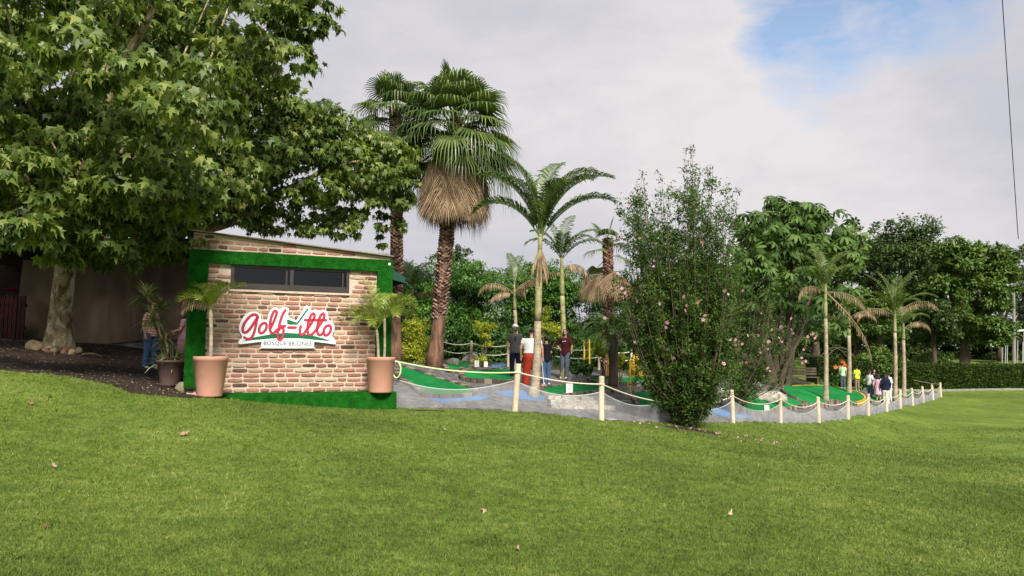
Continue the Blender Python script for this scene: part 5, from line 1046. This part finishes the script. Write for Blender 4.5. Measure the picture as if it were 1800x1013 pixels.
ybush(1462, 50, [(1470, 665, 12), (1485, 660, 13), (1500, 668, 12), (1478, 675, 13)], 'dark leafy shrub at the left end of the hedge', 11, 2600, 'bush_leaf_b', .2, group='shrubs at the hedge', name='shrub')
ybush(1500, 47, [(1475, 672, 9), (1490, 668, 9), (1510, 676, 9)], 'low plant with large green leaves behind the boy in mint', 12, 900, 'bush_leaf', .3, group='shrubs at the hedge', name='shrub')
def cannas():
    a = G(1476, 47.5); root = thing('canna_plant', 'leafy plant with orange flowers in front of the hedge', 'plant', a); cl = []
    n = 60; az = rng.random(n)*6.28; p = np.array([a.x, a.y, a.z])+np.stack([rng.normal(0, .4, n), rng.normal(0, .3, n), rng.uniform(.1, 1.0, n)], 1); d = np.stack([np.cos(az)*.5, np.sin(az)*.5, np.ones(n)], 1); leaves('foliage', T_OVAL, p, d, rng.normal(0, 1, (n, 3)), rng.uniform(.4, .7, n), 'bush_leaf_b', root)
    n = 12; p = np.array([a.x, a.y-.3, a.z+1.45])+rng.normal(0, .22, (n, 3)); [leaves('flower', T_FLOW, p[q:q+1], rng.normal(0, 1, (1, 3)), np.array([[0, -1., .2]]), rng.uniform(.12, .18, 1), 'orange', root) for q in range(n)]
cannas()
# ------------------------------------------------------------------ hedge
def hedge():
    A, B = G(1425, 53), G(1985, 60); root = thing('clipped_hedge', 'long clipped green hedge closing off the lawn at the right', 'hedge', A); d = (B-A); d.z = 0; L = d.length; u = d/L; nn = Vector((u.y, -u.x, 0)); H = 1.72; Wd = 1.3; b = MB(); k = 40; vs = []
    for i in range(k+1):
        p = A.lerp(B, i/k); g = gz(p.x, p.y)
        for s, z in ((.5, -.1), (.5, H-.1), (-.5, H-.1), (-.5, -.1)): q = p+nn*s*(Wd-.2); vs.append((q.x, q.y, g+z))
    b.add(vs, [(i*4+j, i*4+(j+1) % 4, (i+1)*4+(j+1) % 4, (i+1)*4+j) for i in range(k) for j in range(4)]+[(0, 1, 2, 3), (k*4, k*4+1, k*4+2, k*4+3)]); b.build('dark_core', 'hedge_core', root)  # solid dark green core filling the hedge behind its leaves
    n = 52000; t = rng.random(n); f = rng.random(n); front = f < .62; x = A.x+d.x*t; y = A.y+d.y*t; g = gzv(x, y); bump = .05*np.sin(t*L*1.7)+.04*np.sin(t*L*4.1+1)
    zf = rng.random(n)*H; s = np.where(front, Wd/2+bump+rng.normal(0, .03, n), rng.uniform(-.5, .5, n)*Wd); z = np.where(front, zf, H+bump*1.2+rng.normal(0, .035, n))
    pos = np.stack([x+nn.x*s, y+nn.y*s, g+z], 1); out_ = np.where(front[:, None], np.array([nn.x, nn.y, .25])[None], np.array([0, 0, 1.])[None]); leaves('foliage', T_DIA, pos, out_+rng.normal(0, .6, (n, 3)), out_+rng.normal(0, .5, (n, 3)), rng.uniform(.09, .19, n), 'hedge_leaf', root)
    b = MB(); prev = None
    for i in range(40):
        p = A.lerp(B, (i+.5)/40)+nn*(Wd/2+.55); q = A.lerp(B, i/40)+nn*(Wd/2+.55); b.cur = random.random(); g = gz(p.x, p.y); b.box((p.x, p.y, g+.06), (L/40*.985, .12, .17), Matrix.Rotation(math.atan2(u.y, u.x), 3, 'Z'), .008)
    o = b.build('kerb', 'concrete', None); o['kind'] = 'structure'
hedge()
# ------------------------------------------------------------------ play area behind the hedge
def play():
    Y = 88; c = G(1785, Y); root = thing('play_structure', 'white roofed play frame with slanting slides behind the hedge', 'playground', c); q = lambda px, py, dy=0: P(px, py, Y+dy)
    b = MB(); b.prism([(0, 0), (1, 0), (1, 1), (0, 1)], lambda u, v, d: q(1763, 585).lerp(q(1850, 578), u)+Vector((0, v*4, math.sin(v*math.pi)*.9))+Vector((0, 0, d)), 0, .08); b.build('canopy', 'white', root)
    for px, dy in ((1768, .2), (1800, .2), (1845, .2), (1768, 3.8), (1800, 3.8), (1845, 3.8)):
        s = G(px, Y+dy); b = MB(); e = q(px, 583, dy); b.tube([s, e], .06, 8); b.build('post', 'galv', root)
    b = MB(); b.box(q(1790, 597)+Vector((0, 1.5, 0)), (2.4, 2.2, .5)); b.build('platform', 'shedwood', root)
    for x0, y0, x1, y1 in ((1772, 580, 1744, 610), (1775, 590, 1757, 607)):
        b = MB(); s, e = q(x0, y0), q(x1, y1); b.tube([s, e], .09, 8); b.tube([s+Vector((0, .5, 0)), e+Vector((0, .5, 0))], .10, 8); m = s.lerp(e, .5)+Vector((0, .25, -.05)); b.build('slide_rail', 'white', root)
    b = MB()
    for i in range(5): s = q(1762+i*9, 600+random.uniform(-4, 4)); b.tube([s, G(1762+i*9, Y)], .04, 6)
    b.build('strut', 'galv', root)
    p = G(1783, 82); root = thing('utility_pole', 'tall bare pole standing beside the play frame', 'pole', p); b = MB(); b.tube([p, P(1782, 515, 82)], [.20, .13], 10); b.build('shaft', 'concrete', root); b = MB(); b.box(P(1782, 518, 82), (1.2, .1, .1)); b.build('crossarm', 'shedwood', root)
    p = G(1744, 80); b = MB(); b.tube([p, P(1742, 558, 80)], .07, 8); tag(b.build('thin_post', 'shedwood', None, loc=p), 'thin dark post left of the play frame', 'post')
    a, e = P(1758, -60, 20), P(1790, 420, 70); b = MB(); b.tube(catenary(a, e, .6, 16), [.012+.022*i/16 for i in range(17)], 5); tag(b.build('overhead_wire', 'shedwood', None, loc=a), 'single dark overhead wire slanting down the sky at the right', 'wire')
play()
def arches():
    for i, (x0, x1, y0, yt, Y, lb) in enumerate([(1445, 1512, 632, 610, 72, 'left pale bent cane arch behind the hedge'), (1522, 1600, 632, 612, 74, 'middle pale bent cane arch behind the hedge'), (1575, 1665, 634, 613, 76, 'right pale bent cane arch behind the hedge')]):
        a, e = G(x0, Y), G(x1, Y+1); b = MB(); L = [a.lerp(e, k/14)+Vector((0, 0, (P(x0, yt, Y).z-a.z)*math.sin(math.pi*k/14)**.6)) for k in range(15)]; b.tube(L, .028, 6); b.tube([p+Vector((0, 1.5, 0)) for p in L], .028, 6); b.tube([L[7], L[7]+Vector((0, 1.5, 0))], .04, 6); tag(b.build('cane_arch', 'bark', None, loc=a), lb, 'arch', 'cane arches behind the hedge')
arches()
# brown bench behind the yellow rimmed lane
def bench():
    p = G(1412, 44); root = thing('wooden_bench', 'brown slatted bench behind the yellow rimmed lane', 'bench', p)
    b = MB()
    for z in (.62, .78, .94): b.box(p+Vector((0, .2, z)), (1.7, .04, .12))
    b.build('backrest', 'bark', root); b = MB(); b.box(p+Vector((0, -.05, .44)), (1.7, .45, .05)); b.build('seat', 'bark', root)
    for x in (-.75, .75): b = MB(); b.box(p+Vector((x, -.05, .2)), (.07, .4, .43)); b.build('leg', 'bark', root)
bench()

# ------------------------------------------------------------------ left: shelter, canvas, fence
def shelter():
    p = G(180, 21.5); root = thing('open_shelter', 'shade-darkened timber shelter behind the big tree, closed with a hanging canvas', 'shelter', p)
    zt = P(100, 452, 21).z; q = lambda px, z, dy=0: Vector((P(px, 500, 21+dy).x, 21+dy, z))
    b = MB(); b.prism([(0, 0), (1, 0), (1, 1), (0, 1)], lambda u, v, d: q(-260, zt).lerp(q(420, zt), u)+Vector((0, v*8-1.5, v*.5))+Vector((0, 0, d)), 0, .12); b.build('roof', 'shedwood', root)  # front overhang enlarged to keep sunlight off the canvas
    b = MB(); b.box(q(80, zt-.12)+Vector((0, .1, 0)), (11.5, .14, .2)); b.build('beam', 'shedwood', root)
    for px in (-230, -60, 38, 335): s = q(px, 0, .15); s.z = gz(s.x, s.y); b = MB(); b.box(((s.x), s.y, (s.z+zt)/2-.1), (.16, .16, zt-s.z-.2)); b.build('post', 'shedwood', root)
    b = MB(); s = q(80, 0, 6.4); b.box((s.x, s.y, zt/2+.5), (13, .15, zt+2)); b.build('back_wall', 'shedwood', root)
    b = MB(); s = q(185, 0, .05); b.box((s.x, s.y+.1, gz(s.x, s.y)+.02), (5.0, .35, .30)); b.build('plinth', 'concrete', root)
    # canvas: hangs from the beam with folds
    o = thing('canvas_sheet', 'large beige canvas sheet hanging in folds behind the tree trunk', 'canvas', q(180, zt-.2)); b = MB(); n, m = 120, 24; vs = []
    for i in range(n+1):
        t = i/n; px = 42+t*298; g = q(px, 0); bot = P(px, 597+8*math.sin(t*5)+(-6 if t < .3 else 4)+(10*max(0, t-.55)), 21).z; tp = zt-.1
        for j in range(m+1):
            s = j/m; z = bot+(tp-bot)*s; fold = .06*math.sin(t*46+.8*math.sin(s*3))*(.35+.65*(1-s))*(1 if .45 < t < .85 else .35)+.12*math.sin(t*9+s*2)*(1-s)*.6+.10*math.exp(-((t-.62-(1-s)*.10)/.02)**2)
            vs.append((q(px, 0).x, 20.9-fold-.08*(1-s), z))
    b.add(vs, [(i*(m+1)+j, (i+1)*(m+1)+j, (i+1)*(m+1)+j+1, i*(m+1)+j+1) for i in range(n) for j in range(m)]); b.build('cloth', 'canvas', o, True)
    f = thing('picket_fence', 'shade-darkened reddish picket fence at the left edge under the tree', 'fence', G(10, 20)); 
    b = MB()
    for i in range(26):
        px = -150+i*7.4; s = G(px, 20); b.box(s+Vector((0, 0, .62)), (.085, .03, 1.25+random.uniform(-.05, .05)))
    b.build('pickets', 'picket', f); b = MB()
    for z in (.35, .95): s, e = G(-155, 20.05), G(40, 20.05); b.box((s+e)/2+Vector((0, 0, z)), ((e-s).length, .05, .09))
    b.build('rail', 'picket', f)
    for k, (px, Y, lb) in enumerate(((13, 21.3, 'left red plastic chair behind the picket fence'), (30, 21.6, 'right red plastic chair behind the picket fence'))):
        s = G(px, Y)+Vector((0, 0, .25)); r = thing('plastic_chair', lb, 'chair', s, 'red chairs in the shelter')
        b = MB(); b.box(s+Vector((0, 0, .45)), (.42, .42, .04)); b.build('seat', 'redplastic', r); b = MB()
        for x in (-.17, -.06, .06, .17): b.box(s+Vector((x, -.2, .68)), (.07, .025, .42))
        b.box(s+Vector((0, -.2, .92)), (.44, .035, .09)); b.build('backrest', 'redplastic', r)
        for x in (-.19, .19):
            for y in (-.19, .19): b = MB(); b.tube([s+Vector((x, y, .43)), s+Vector((x*1.15, y*1.15, -.2))], .018, 6); b.build('leg', 'redplastic', r)
    s = G(32, 22.5)+Vector((0, 0, .25)); r = thing('red_parasol', 'small red parasol top above the picket fence', 'parasol', s); b = MB(); b.rings([(s+Vector((0, 0, 1.30)), .5, .5), (s+Vector((0, 0, 1.5)), .02, .02)], 8, False); b.build('canopy', 'redplastic', r); b = MB(); b.tube([s, s+Vector((0, 0, 1.5))], .02, 6); b.build('pole', 'galv', r)
shelter()
b = MB(); q0 = hit(142, 627)+Vector((0, 0, .04)); q1 = hit(180, 632)+Vector((0, 0, .05)); b.tube(bend(q0, q1, Vector((0, .05, .05))), [.02, .025, .025, .024, .022, .02, .018, .015, .01], 7); tag(b.build('dead_branch', 'bark', None, True, loc=q0), 'bare dead branch lying on the soil right of the tree trunk', 'branch')

# ------------------------------------------------------------------ people
def remesh(b, vox, name, mat, root, it=3):
    me = bpy.data.meshes.new('t'); me.from_pydata(b.v, [], b.f); me.transform(Matrix.Translation(-root.location)); o = bpy.data.objects.new('t', me); col.objects.link(o)
    r = o.modifiers.new('r', 'REMESH'); r.mode = 'VOXEL'; r.voxel_size = vox; s = o.modifiers.new('s', 'SMOOTH'); s.factor = .5; s.iterations = it
    dg = bpy.context.evaluated_depsgraph_get(); m2 = bpy.data.meshes.new_from_object(o.evaluated_get(dg)); bpy.data.objects.remove(o)
    m2.polygons.foreach_set('use_smooth', [True]*len(m2.polygons)); m2.materials.clear(); m2.materials.append(M[mat]); o = bpy.data.objects.new(name, m2); m2.name = name; col.objects.link(o); o.parent = root; return o
def person(px, Y, H, face, label, top='grey', bottom='navy', skin='skin', hair='short', arms=None, legs=None, shoes='offwhite', cap=None, wide=1.0, leg_w=1.0, dress=None, sleeve=.55, pos=None, base_z=None, far=False, head_turn=0, jacket=False, group=None, hem=None):
    """face: heading in degrees, 0 looks at the camera, 90 to the right of the picture"""
    a = pos or G(px, Y)
    if base_z is not None: a.z = base_z
    root = thing('person', label, 'person', a, group); rot = Matrix.Rotation(R(face)+math.pi, 3, 'Z')       # local +Y is forward
    def w(x, y, z): return a+rot@Vector((x*H, y*H, z*H))
    hr = Matrix.Rotation(R(face+head_turn)+math.pi, 3, 'Z'); hc = w(0, .012, .93)
    def hw(x, y, z): return hc+hr@Vector((x*H, y*H, z*H))
    arms = arms or {}; legs = legs or {}; vox = .0075 if not far else .012
    J = {}
    for s, n in ((-1, 'L'), (1, 'R')):
        J[n+'sh'] = (s*(.100*wide-.012), 0, .797); el_, wr = arms.get(n, ((s*.135*wide, -.01, .645), (s*.14*wide, .04, .50))); J[n+'el'] = el_; J[n+'wr'] = wr
        kn, an = legs.get(n, ((s*.052, .01, .285), (s*.055, -.01, .045))); J[n+'hip'] = (s*.050, 0, .50); J[n+'kn'] = kn; J[n+'an'] = an
    def cone(b, p, q, r0, r1): b.cone(w(*p), w(*q), r0*H, r1*H, 12)
    def torso(b, inf=0, z0=.47, z1=.84):
        prof = [(.47, .085, .062), (.52, .092, .066), (.57, .085, .060), (.62, .076, .054), (.68, .084, .058), (.74, .094, .062), (.79, .098, .058), (.825, .075, .045), (.845, .035, .032)]
        rr = [(z, x*(wide if z < .80 else (1+wide)/2 if z < .83 else 1)+inf, y*(.5+.5*min(wide, 1.3))+inf) for z, x, y in prof if z0-.03 <= z <= z1]; vs = []; n = 20; fs = []
        for z, x, y in rr:
            for k in range(n): an = 2*math.pi*k/n; vs.append(w(math.cos(an)*x, math.sin(an)*y, z))
        for i in range(len(rr)-1):
            for k in range(n): fs.append((i*n+k, i*n+(k+1) % n, (i+1)*n+(k+1) % n, (i+1)*n+k))
        fs += [tuple(range(n-1, -1, -1)), tuple((len(rr)-1)*n+k for k in range(n))]; b.add(vs, fs)
    # body
    b = MB(); torso(b); b.cone(w(0, -.005, .82), w(0, .005, .885), .031*H, .029*H, 12)
    def ell(c, r): 
        o = len(b.v); b.ball((0, 0, 0), r, 18, 14)
        for i in range(o, len(b.v)): v = Vector(b.v[i]); b.v[i] = tuple(c+hr@v)
    ell(hw(0, -.004, .008), (.043*H, .052*H, .055*H)); ell(hw(0, .010, -.022), (.034*H, .040*H, .042*H)); ell(hw(0, .052, -.006), (.008*H, .011*H, .014*H)); ell(hw(.044, -.003, -.002), (.005*H, .010*H, .016*H)); ell(hw(-.044, -.003, -.002), (.005*H, .010*H, .016*H))
    for n, s in (('L', -1), ('R', 1)):
        cone(b, J[n+'sh'], J[n+'el'], .029, .023); cone(b, J[n+'el'], J[n+'wr'], .022, .014)
        hv = (Vector(J[n+'wr'])-Vector(J[n+'el'])).normalized(); hv = (hv+Vector((0, .15, -.25))).normalized(); pw = Vector(J[n+'wr']); pm = pw+hv*.045
        sd_ = hv.cross(Vector((s, 0, 0))); sd_ = sd_.normalized() if sd_.length > .1 else Vector((0, 1, 0)); cone(b, tuple(pw), tuple(pm), .015, .018)
        for k, ln in enumerate((.036, .041, .038, .030)):
            f0 = pm+sd_*(.0165-.011*k); f1 = f0+hv*ln*.55; f2 = f1+(hv+Vector((-s*.5, 0, 0))).normalized()*ln*.5; b.tube([w(*f0), w(*f1), w(*f2)], [.0058*H, .0052*H, .0042*H], 6)
        th = pw+hv*.012+sd_*.014; b.tube([w(*th), w(*(th+hv*.022+sd_*.016)), w(*(th+hv*.040+sd_*.018))], [.0068*H, .006*H, .005*H], 6)
        cone(b, J[n+'hip'], J[n+'kn'], .050, .034); cone(b, J[n+'kn'], J[n+'an'], .034, .021)
        an = Vector(J[n+'an']); cone(b, tuple(an+Vector((0, -.008, -.022))), tuple(an+Vector((0, .075, -.030))), .020, .014)
    remesh(b, vox, 'body', skin, root, 2)
    # face
    if not far:
        b = MB()
        for s in (-1, 1):
            o = len(b.v); b.ball((0, 0, 0), (.0075*H, .004*H, .0045*H), 8, 6)
            for i in range(o, len(b.v)): b.v[i] = tuple(hw(s*.017, .046, .008)+hr@Vector(b.v[i]))
            b.tube([hw(s*.010, .048, .021), hw(s*.026, .043, .022)], .0022*H, 5)
        b.build('eyes', 'eye', root); b = MB(); b.tube([hw(-.014, .046, -.030), hw(0, .051, -.032), hw(.014, .046, -.030)], .0035*H, 6); b.build('mouth', 'lip', root)
    # lower garment
    b = MB()
    if dress:
        z0, wid = dress; b.rings([(w(0, 0, z0), wid*H, wid*.85*H), (w(0, 0, (z0+.6)/2), (wid*.5+.045)*H, (wid*.45+.035)*H), (w(0, 0, .62), .085*H, .065*H), (w(0, 0, .70), .09*H, .066*H)], 20)
    else:
        torso(b, .007, .47, .59)
        for n in 'LR': 
            cone(b, J[n+'hip'], J[n+'kn'], .060*leg_w, .044*leg_w); an = Vector(J[n+'an']); cone(b, J[n+'kn'], tuple(an+Vector((0, 0, .005))), .043*leg_w, .032*leg_w*(1.15 if leg_w > 1.1 else 1))
    remesh(b, vox*1.1, 'dress' if dress else 'trousers', bottom, root, 2)
    # shirt
    b = MB(); torso(b, .014 if not jacket else .022, .50 if hem is None else hem, .835)
    for n in 'LR':
        sh, e = Vector(J[n+'sh']), Vector(J[n+'el']); c1 = sh.lerp(e, min(sleeve, 1)); b.cone(w(*sh), w(*c1), .036*H, (.036 if sleeve < .9 else .031)*H, 12)
        if sleeve > 1: wr = Vector(J[n+'wr']); b.cone(w(*e), w(*e.lerp(wr, sleeve-1)), .032*H, .024*H, 12)
    remesh(b, vox*1.1, 'shirt', top, root, 2)
    for n in 'LR':
        b = MB(); an = Vector(J[n+'an']); b.cone(w(*(an+Vector((0, -.012, -.022)))), w(*(an+Vector((0, .070, -.028)))), .024*H, .018*H, 10); b.tube([w(*(an+Vector((0, -.030, -.040)))), w(*(an+Vector((0, .085, -.040))))], .012*H, 6); remesh(b, .009, 'shoe', shoes, root, 1)
    b = MB()
    def hell(c, r):
        o = len(b.v); b.ball((0, 0, 0), [q*H for q in r], 16, 12)
        for i in range(o, len(b.v)): b.v[i] = tuple(hw(*c)+hr@Vector(b.v[i]))
    hell((0, -.012, .020), (.049, .052, .050))
    if cap: b = MB()
    if hair == 'short': hell((0, -.022, .002), (.046, .040, .045))
    if hair in ('long', 'tail'):
        hell((0, -.026, -.01), (.050, .042, .055)); 
    if hair == 'long':
        for x in (-.04, -.02, 0, .02, .04): b.tube([hw(x, -.030, 0), hw(x*1.25, -.052, -.07), hw(x*1.2, -.062, -.15), hw(x*.8, -.060, -.20)], [.026*H, .027*H, .022*H, .008*H], 8)
        for s in (-1, 1): b.tube([hw(s*.044, .0, 0), hw(s*.052, -.004, -.06), hw(s*.056, .0, -.13)], [.017*H, .018*H, .008*H], 8)
    if hair == 'tail': b.tube([hw(0, -.055, .02), hw(0, -.080, -.01), hw(0, -.078, -.08), hw(0, -.070, -.14)], [.015*H, .018*H, .014*H, .004*H], 8)
    if hair == 'bun': hell((0, -.050, .035), (.026, .026, .026))
    remesh(b, .007 if not far else .011, 'hair', 'hair', root, 1)
    if cap:
        b = MB(); o = len(b.v); b.ball((0, 0, 0), (.053*H, .062*H, .050*H), 20, 12)
        for i in range(o, len(b.v)): b.v[i] = tuple(hw(0, -.006, .030)+hr@Vector(b.v[i]))
        vs = []; 
        for k in range(9): an = math.pi*k/8; vs.append(hw(math.cos(an)*.042, .030+math.sin(an)*.062, .028-.006*math.sin(an)))
        vs2 = [v+Vector((0, 0, .006*H)) for v in vs]; b.add(vs+vs2, [tuple(range(9)), tuple(range(17, 8, -1))]+[(k, k+1, 10+k, 9+k) for k in range(8)]+[(8, 0, 9, 17)]); b.build('cap', cap, root)
    return root, w, hw
man, mw, mhw = person(905, 24, 1.76, 15, 'bearded man in a white cap and grey shirt with one hand in his pocket', 'grey', 'navy', hair='short', cap='white', arms={'L': ((-.150, -.03, .66), (-.105, .055, .535)), 'R': ((.140, -.02, .65), (.13, .05, .52))}, wide=1.12, legs={'L': ((-.06, .02, .285), (-.07, .0, .045)), 'R': ((.055, .02, .285), (.065, .03, .045))}, base_z=G(905, 24).z+.03, head_turn=10)
b = MB(); b.tube([mhw(-.022, .044, -.042), mhw(-.010, .050, -.052), mhw(.010, .050, -.052), mhw(.022, .044, -.042)], .010*1.76, 8); b.tube([mhw(-.014, .052, -.022), mhw(.014, .052, -.022)], .004*1.76, 6); b.build('beard', 'hair', man)
red, rw, rhw = person(934, 21.5, 1.68, 180, 'woman in a white top and wide red trousers seen from behind', 'offwhite', 'brickred', hair='bun', arms={'L': ((-.185, -.02, .66), (-.18, .03, .50)), 'R': ((.185, -.01, .66), (.20, .03, .49))}, wide=1.5, leg_w=1.65, sleeve=.35, legs={'L': ((-.08, .01, .285), (-.095, .0, .045)), 'R': ((.08, .01, .285), (.095, .0, .045))}, hem=.58)
def putter():
    h = rw(.178, .05, .455); g = rw(.22, .10, .02); root = thing('golf_putter', 'white putter with a pink head held by the woman in red trousers', 'golf club', Vector((g.x, g.y, g.z)))
    b = MB(); b.tube([h+Vector((0, 0, .12)), g], .011, 8); b.build('shaft', 'offwhite', root); b = MB(); b.tube([h+Vector((0, 0, .14)), h.lerp(g, .2)], .016, 8); b.build('grip', 'whitewash', root); b = MB(); b.box(g, (.15, .06, .045), Matrix.Rotation(.3, 3, 'Z')); b.build('club_head', 'pink', root)
putter()
person(960, 23.6, 1.55, 205, 'person in a black shirt and blue jeans behind the woman in red trousers', 'black', 'jeans', hair='short', arms={'L': ((-.17, -.05, .66), (-.10, .01, .56)), 'R': ((.12, .01, .65), (.11, .09, .56))})
gm, gw_, gh_ = person(994, 25.2, 1.68, -28, 'girl in a maroon shirt and grey jeans with a hand on her hip', 'maroon', 'greyjeans', 'skin_dark', 'long', arms={'R': ((.205, -.03, .67), (.11, .03, .60)), 'L': ((-.15, .02, .67), (-.17, .08, .56))}, wide=1.05, leg_w=1.12, sleeve=.8, legs={'L': ((-.05, .03, .285), (-.045, .04, .045)), 'R': ((.06, .01, .285), (.085, -.01, .045))}, base_z=G(994, 25.2).z+.06)
b = MB(); b.tube([gw_(x, .083, z) for x, z in ((-.040, .745), (-.030, .762), (-.022, .742), (-.010, .752), (0, .742), (.012, .752), (.022, .742), (.035, .746))], .008, 5); b.build('shirt_print', 'offwhite', gm)
b = MB(); b.tube([mw(x, .088, z) for x, z in ((.0, .75), (.02, .77), (.03, .74), (.015, .73), (.035, .71), (.01, .70))], .010, 5); b.build('shirt_print', 'black', man)
person(262, 17.2, 1.55, 70, 'person in a red striped top and blue jeans behind the striped leafy plant', 'striped', 'jeans', hair='long', shoes='offwhite', sleeve=.6, legs={'L': ((-.05, .02, .285), (-.055, .03, .045)), 'R': ((.05, .0, .285), (.055, -.03, .045))}, leg_w=1.12)
person(322, 17.6, 1.50, -75, 'girl in a mauve dress half hidden by the left edge of the kiosk', 'mauve', 'mauve', hair='long', dress=(.28, .12), arms={'L': ((-.11, .05, .66), (-.05, .15, .63)), 'R': ((.11, .05, .66), (.05, .15, .63))})
ph = G(318, 17.6)
GR = 'players standing at the far end of the course'
person(1481, 41, 1.40, 170, 'boy in a mint green shirt, leftmost of the far group', 'mint', 'greyjeans', far=True, group=GR, base_z=G(1481, 41).z+.25)
person(1506, 41.5, 1.38, 185, 'boy in a neon yellow shirt and khaki trousers seen from behind', 'neon', 'khaki', far=True, group=GR, base_z=G(1506, 41.5).z+.2)
person(1528, 40, 1.55, 120, 'girl in a white top and blue bottoms with her hair down her back', 'offwhite', 'jeans', hair='tail', far=True, group=GR, sleeve=.8)
person(1543, 39.4, 1.52, 150, 'girl in a loose pale pink dress seen from behind', 'pinkdress', 'pinkdress', hair='long', far=True, group=GR, dress=(.28, .13), sleeve=1.4, wide=1.15)
person(1556, 39.2, 1.66, 190, 'woman in a navy jacket and white trousers, tallest of the far group', 'navy', 'offwhite', hair='long', far=True, group=GR, sleeve=1.7, jacket=True, wide=1.2, leg_w=1.15)
person(1562, 40.5, 1.55, 200, 'person in white standing just right of the woman in the navy jacket', 'offwhite', 'offwhite', far=True, group=GR, sleeve=1.2)
person(1536, 42, 1.58, 0, 'person in black facing the camera at the back of the far group', 'black', 'black', far=True, hair='long', group=GR)

# ------------------------------------------------------------------ litter on the lawn
for i, (px, py, s, lb) in enumerate([(318, 766, .17, 'curled brown fallen leaf on the lawn below the turf step'), (853, 897, .13, 'pale brown fallen leaf in the middle of the foreground lawn'), (911, 1003, .09, 'small pale fallen leaf at the bottom edge of the lawn'), (75, 938, .09, 'small tan fallen leaf at the lower left of the lawn'),
        (92, 697, .14, 'pale fallen leaf on the lawn near the soil at the left'), (98, 822, .1, 'brown fallen leaf on the left part of the lawn'), (784, 757, .09, 'reddish fallen leaf on the lawn below the netting'), (55, 712, .14, 'brown fallen leaf nearest the left edge, below the bare soil'), (222, 682, .14, 'orange brown fallen leaf on the edge of the bare soil'), (1283, 908, .08, 'tiny tan fallen leaf at the lower right of the lawn'), (762, 912, .07, 'tiny brown fallen leaf left of the pale brown one')]):
    p = hit(px, py, .015); n = 1; a_ = rng.random()*6.28; o = leaves('fallen_leaf', (T_STAR[0]*np.array([random.uniform(.6, 1), 1, random.uniform(-2.6, 1.5)])+rng.normal(0, .07, T_STAR[0].shape), T_STAR[1]), np.array([[0, 0, .03]]), np.array([[math.cos(a_), math.sin(a_), .15]]), np.array([[.2, -.5, 1.]]), np.array([s*.66]), 'litter', None, np.array([rng.random()]))
    o.location = p; tag(o, lb, 'leaf', 'fallen leaves on the lawn')
def petals():
    n = 90; x = rng.normal(0, 1.3, n); y = rng.normal(0, .8, n)-.9; c = G(1215, 18.8); X = c.x+x; Y_ = c.y+y; pos = np.stack([X, Y_, gzv(X, Y_)+.035], 1); o = leaves('petals', T_FLOW, pos, rng.normal(0, 1, (n, 3)), np.tile([0, 0, 1.], (n, 1))+rng.normal(0, .3, (n, 3)), rng.uniform(.012, .035, n), 'pink', None); tag(o, 'scattered pink petals on the grass under the tall flowering bush', 'petals', kind='stuff')
    n = 1500; X = rng.uniform(-14, -5.5, n); Y_ = rng.uniform(12, 20, n); k = inpoly(X, Y_, dirt_poly); X, Y_ = X[k], Y_[k]; pos = np.stack([X, Y_, gzv(X, Y_)+.022], 1); n = len(X)
    o = leaves('gravel', (np.array([(0, 0, 0), (.7, .1, .25), (.3, .8, .2), (-.5, .4, .3), (.1, .35, .6)]), np.array([(0, 1, 4), (1, 2, 4), (2, 3, 4), (3, 0, 4)])), pos, rng.normal(0, 1, (n, 3))*np.array([1, 1, .1]), np.tile([0, 0, 1.], (n, 1)), rng.uniform(.012, .04, n), 'stone_brown', None); tag(o, 'scattered pebbles and crumbs on the bare dark soil', 'gravel', kind='stuff')
petals()
def course_litter():
    n = 2600; x = rng.uniform(-5, 30, n); y = rng.uniform(15.5, 50, n)**1.0; y = 15.5+(y-15.5)*rng.random(n); k = inpoly(x, y, pave_poly); x, y = x[k], y[k]; n = len(x)
    pos = np.stack([x, y, gzv(x, y)+.035], 1); o = leaves('leaf_litter', T_DIA, pos, rng.normal(0, 1, (n, 3))*np.array([1, 1, .2]), np.tile([0, 0, 1.], (n, 1))+rng.normal(0, .3, (n, 3)), rng.uniform(.03, .09, n), 'litter', None); tag(o, 'crumbs of dry leaf scattered over the grey path of the course', 'leaf litter', kind='stuff')
course_litter()
print('tris', sum(len(o.data.polygons) for o in bpy.data.objects if o.type == 'MESH'), 'objs', len(bpy.data.objects))
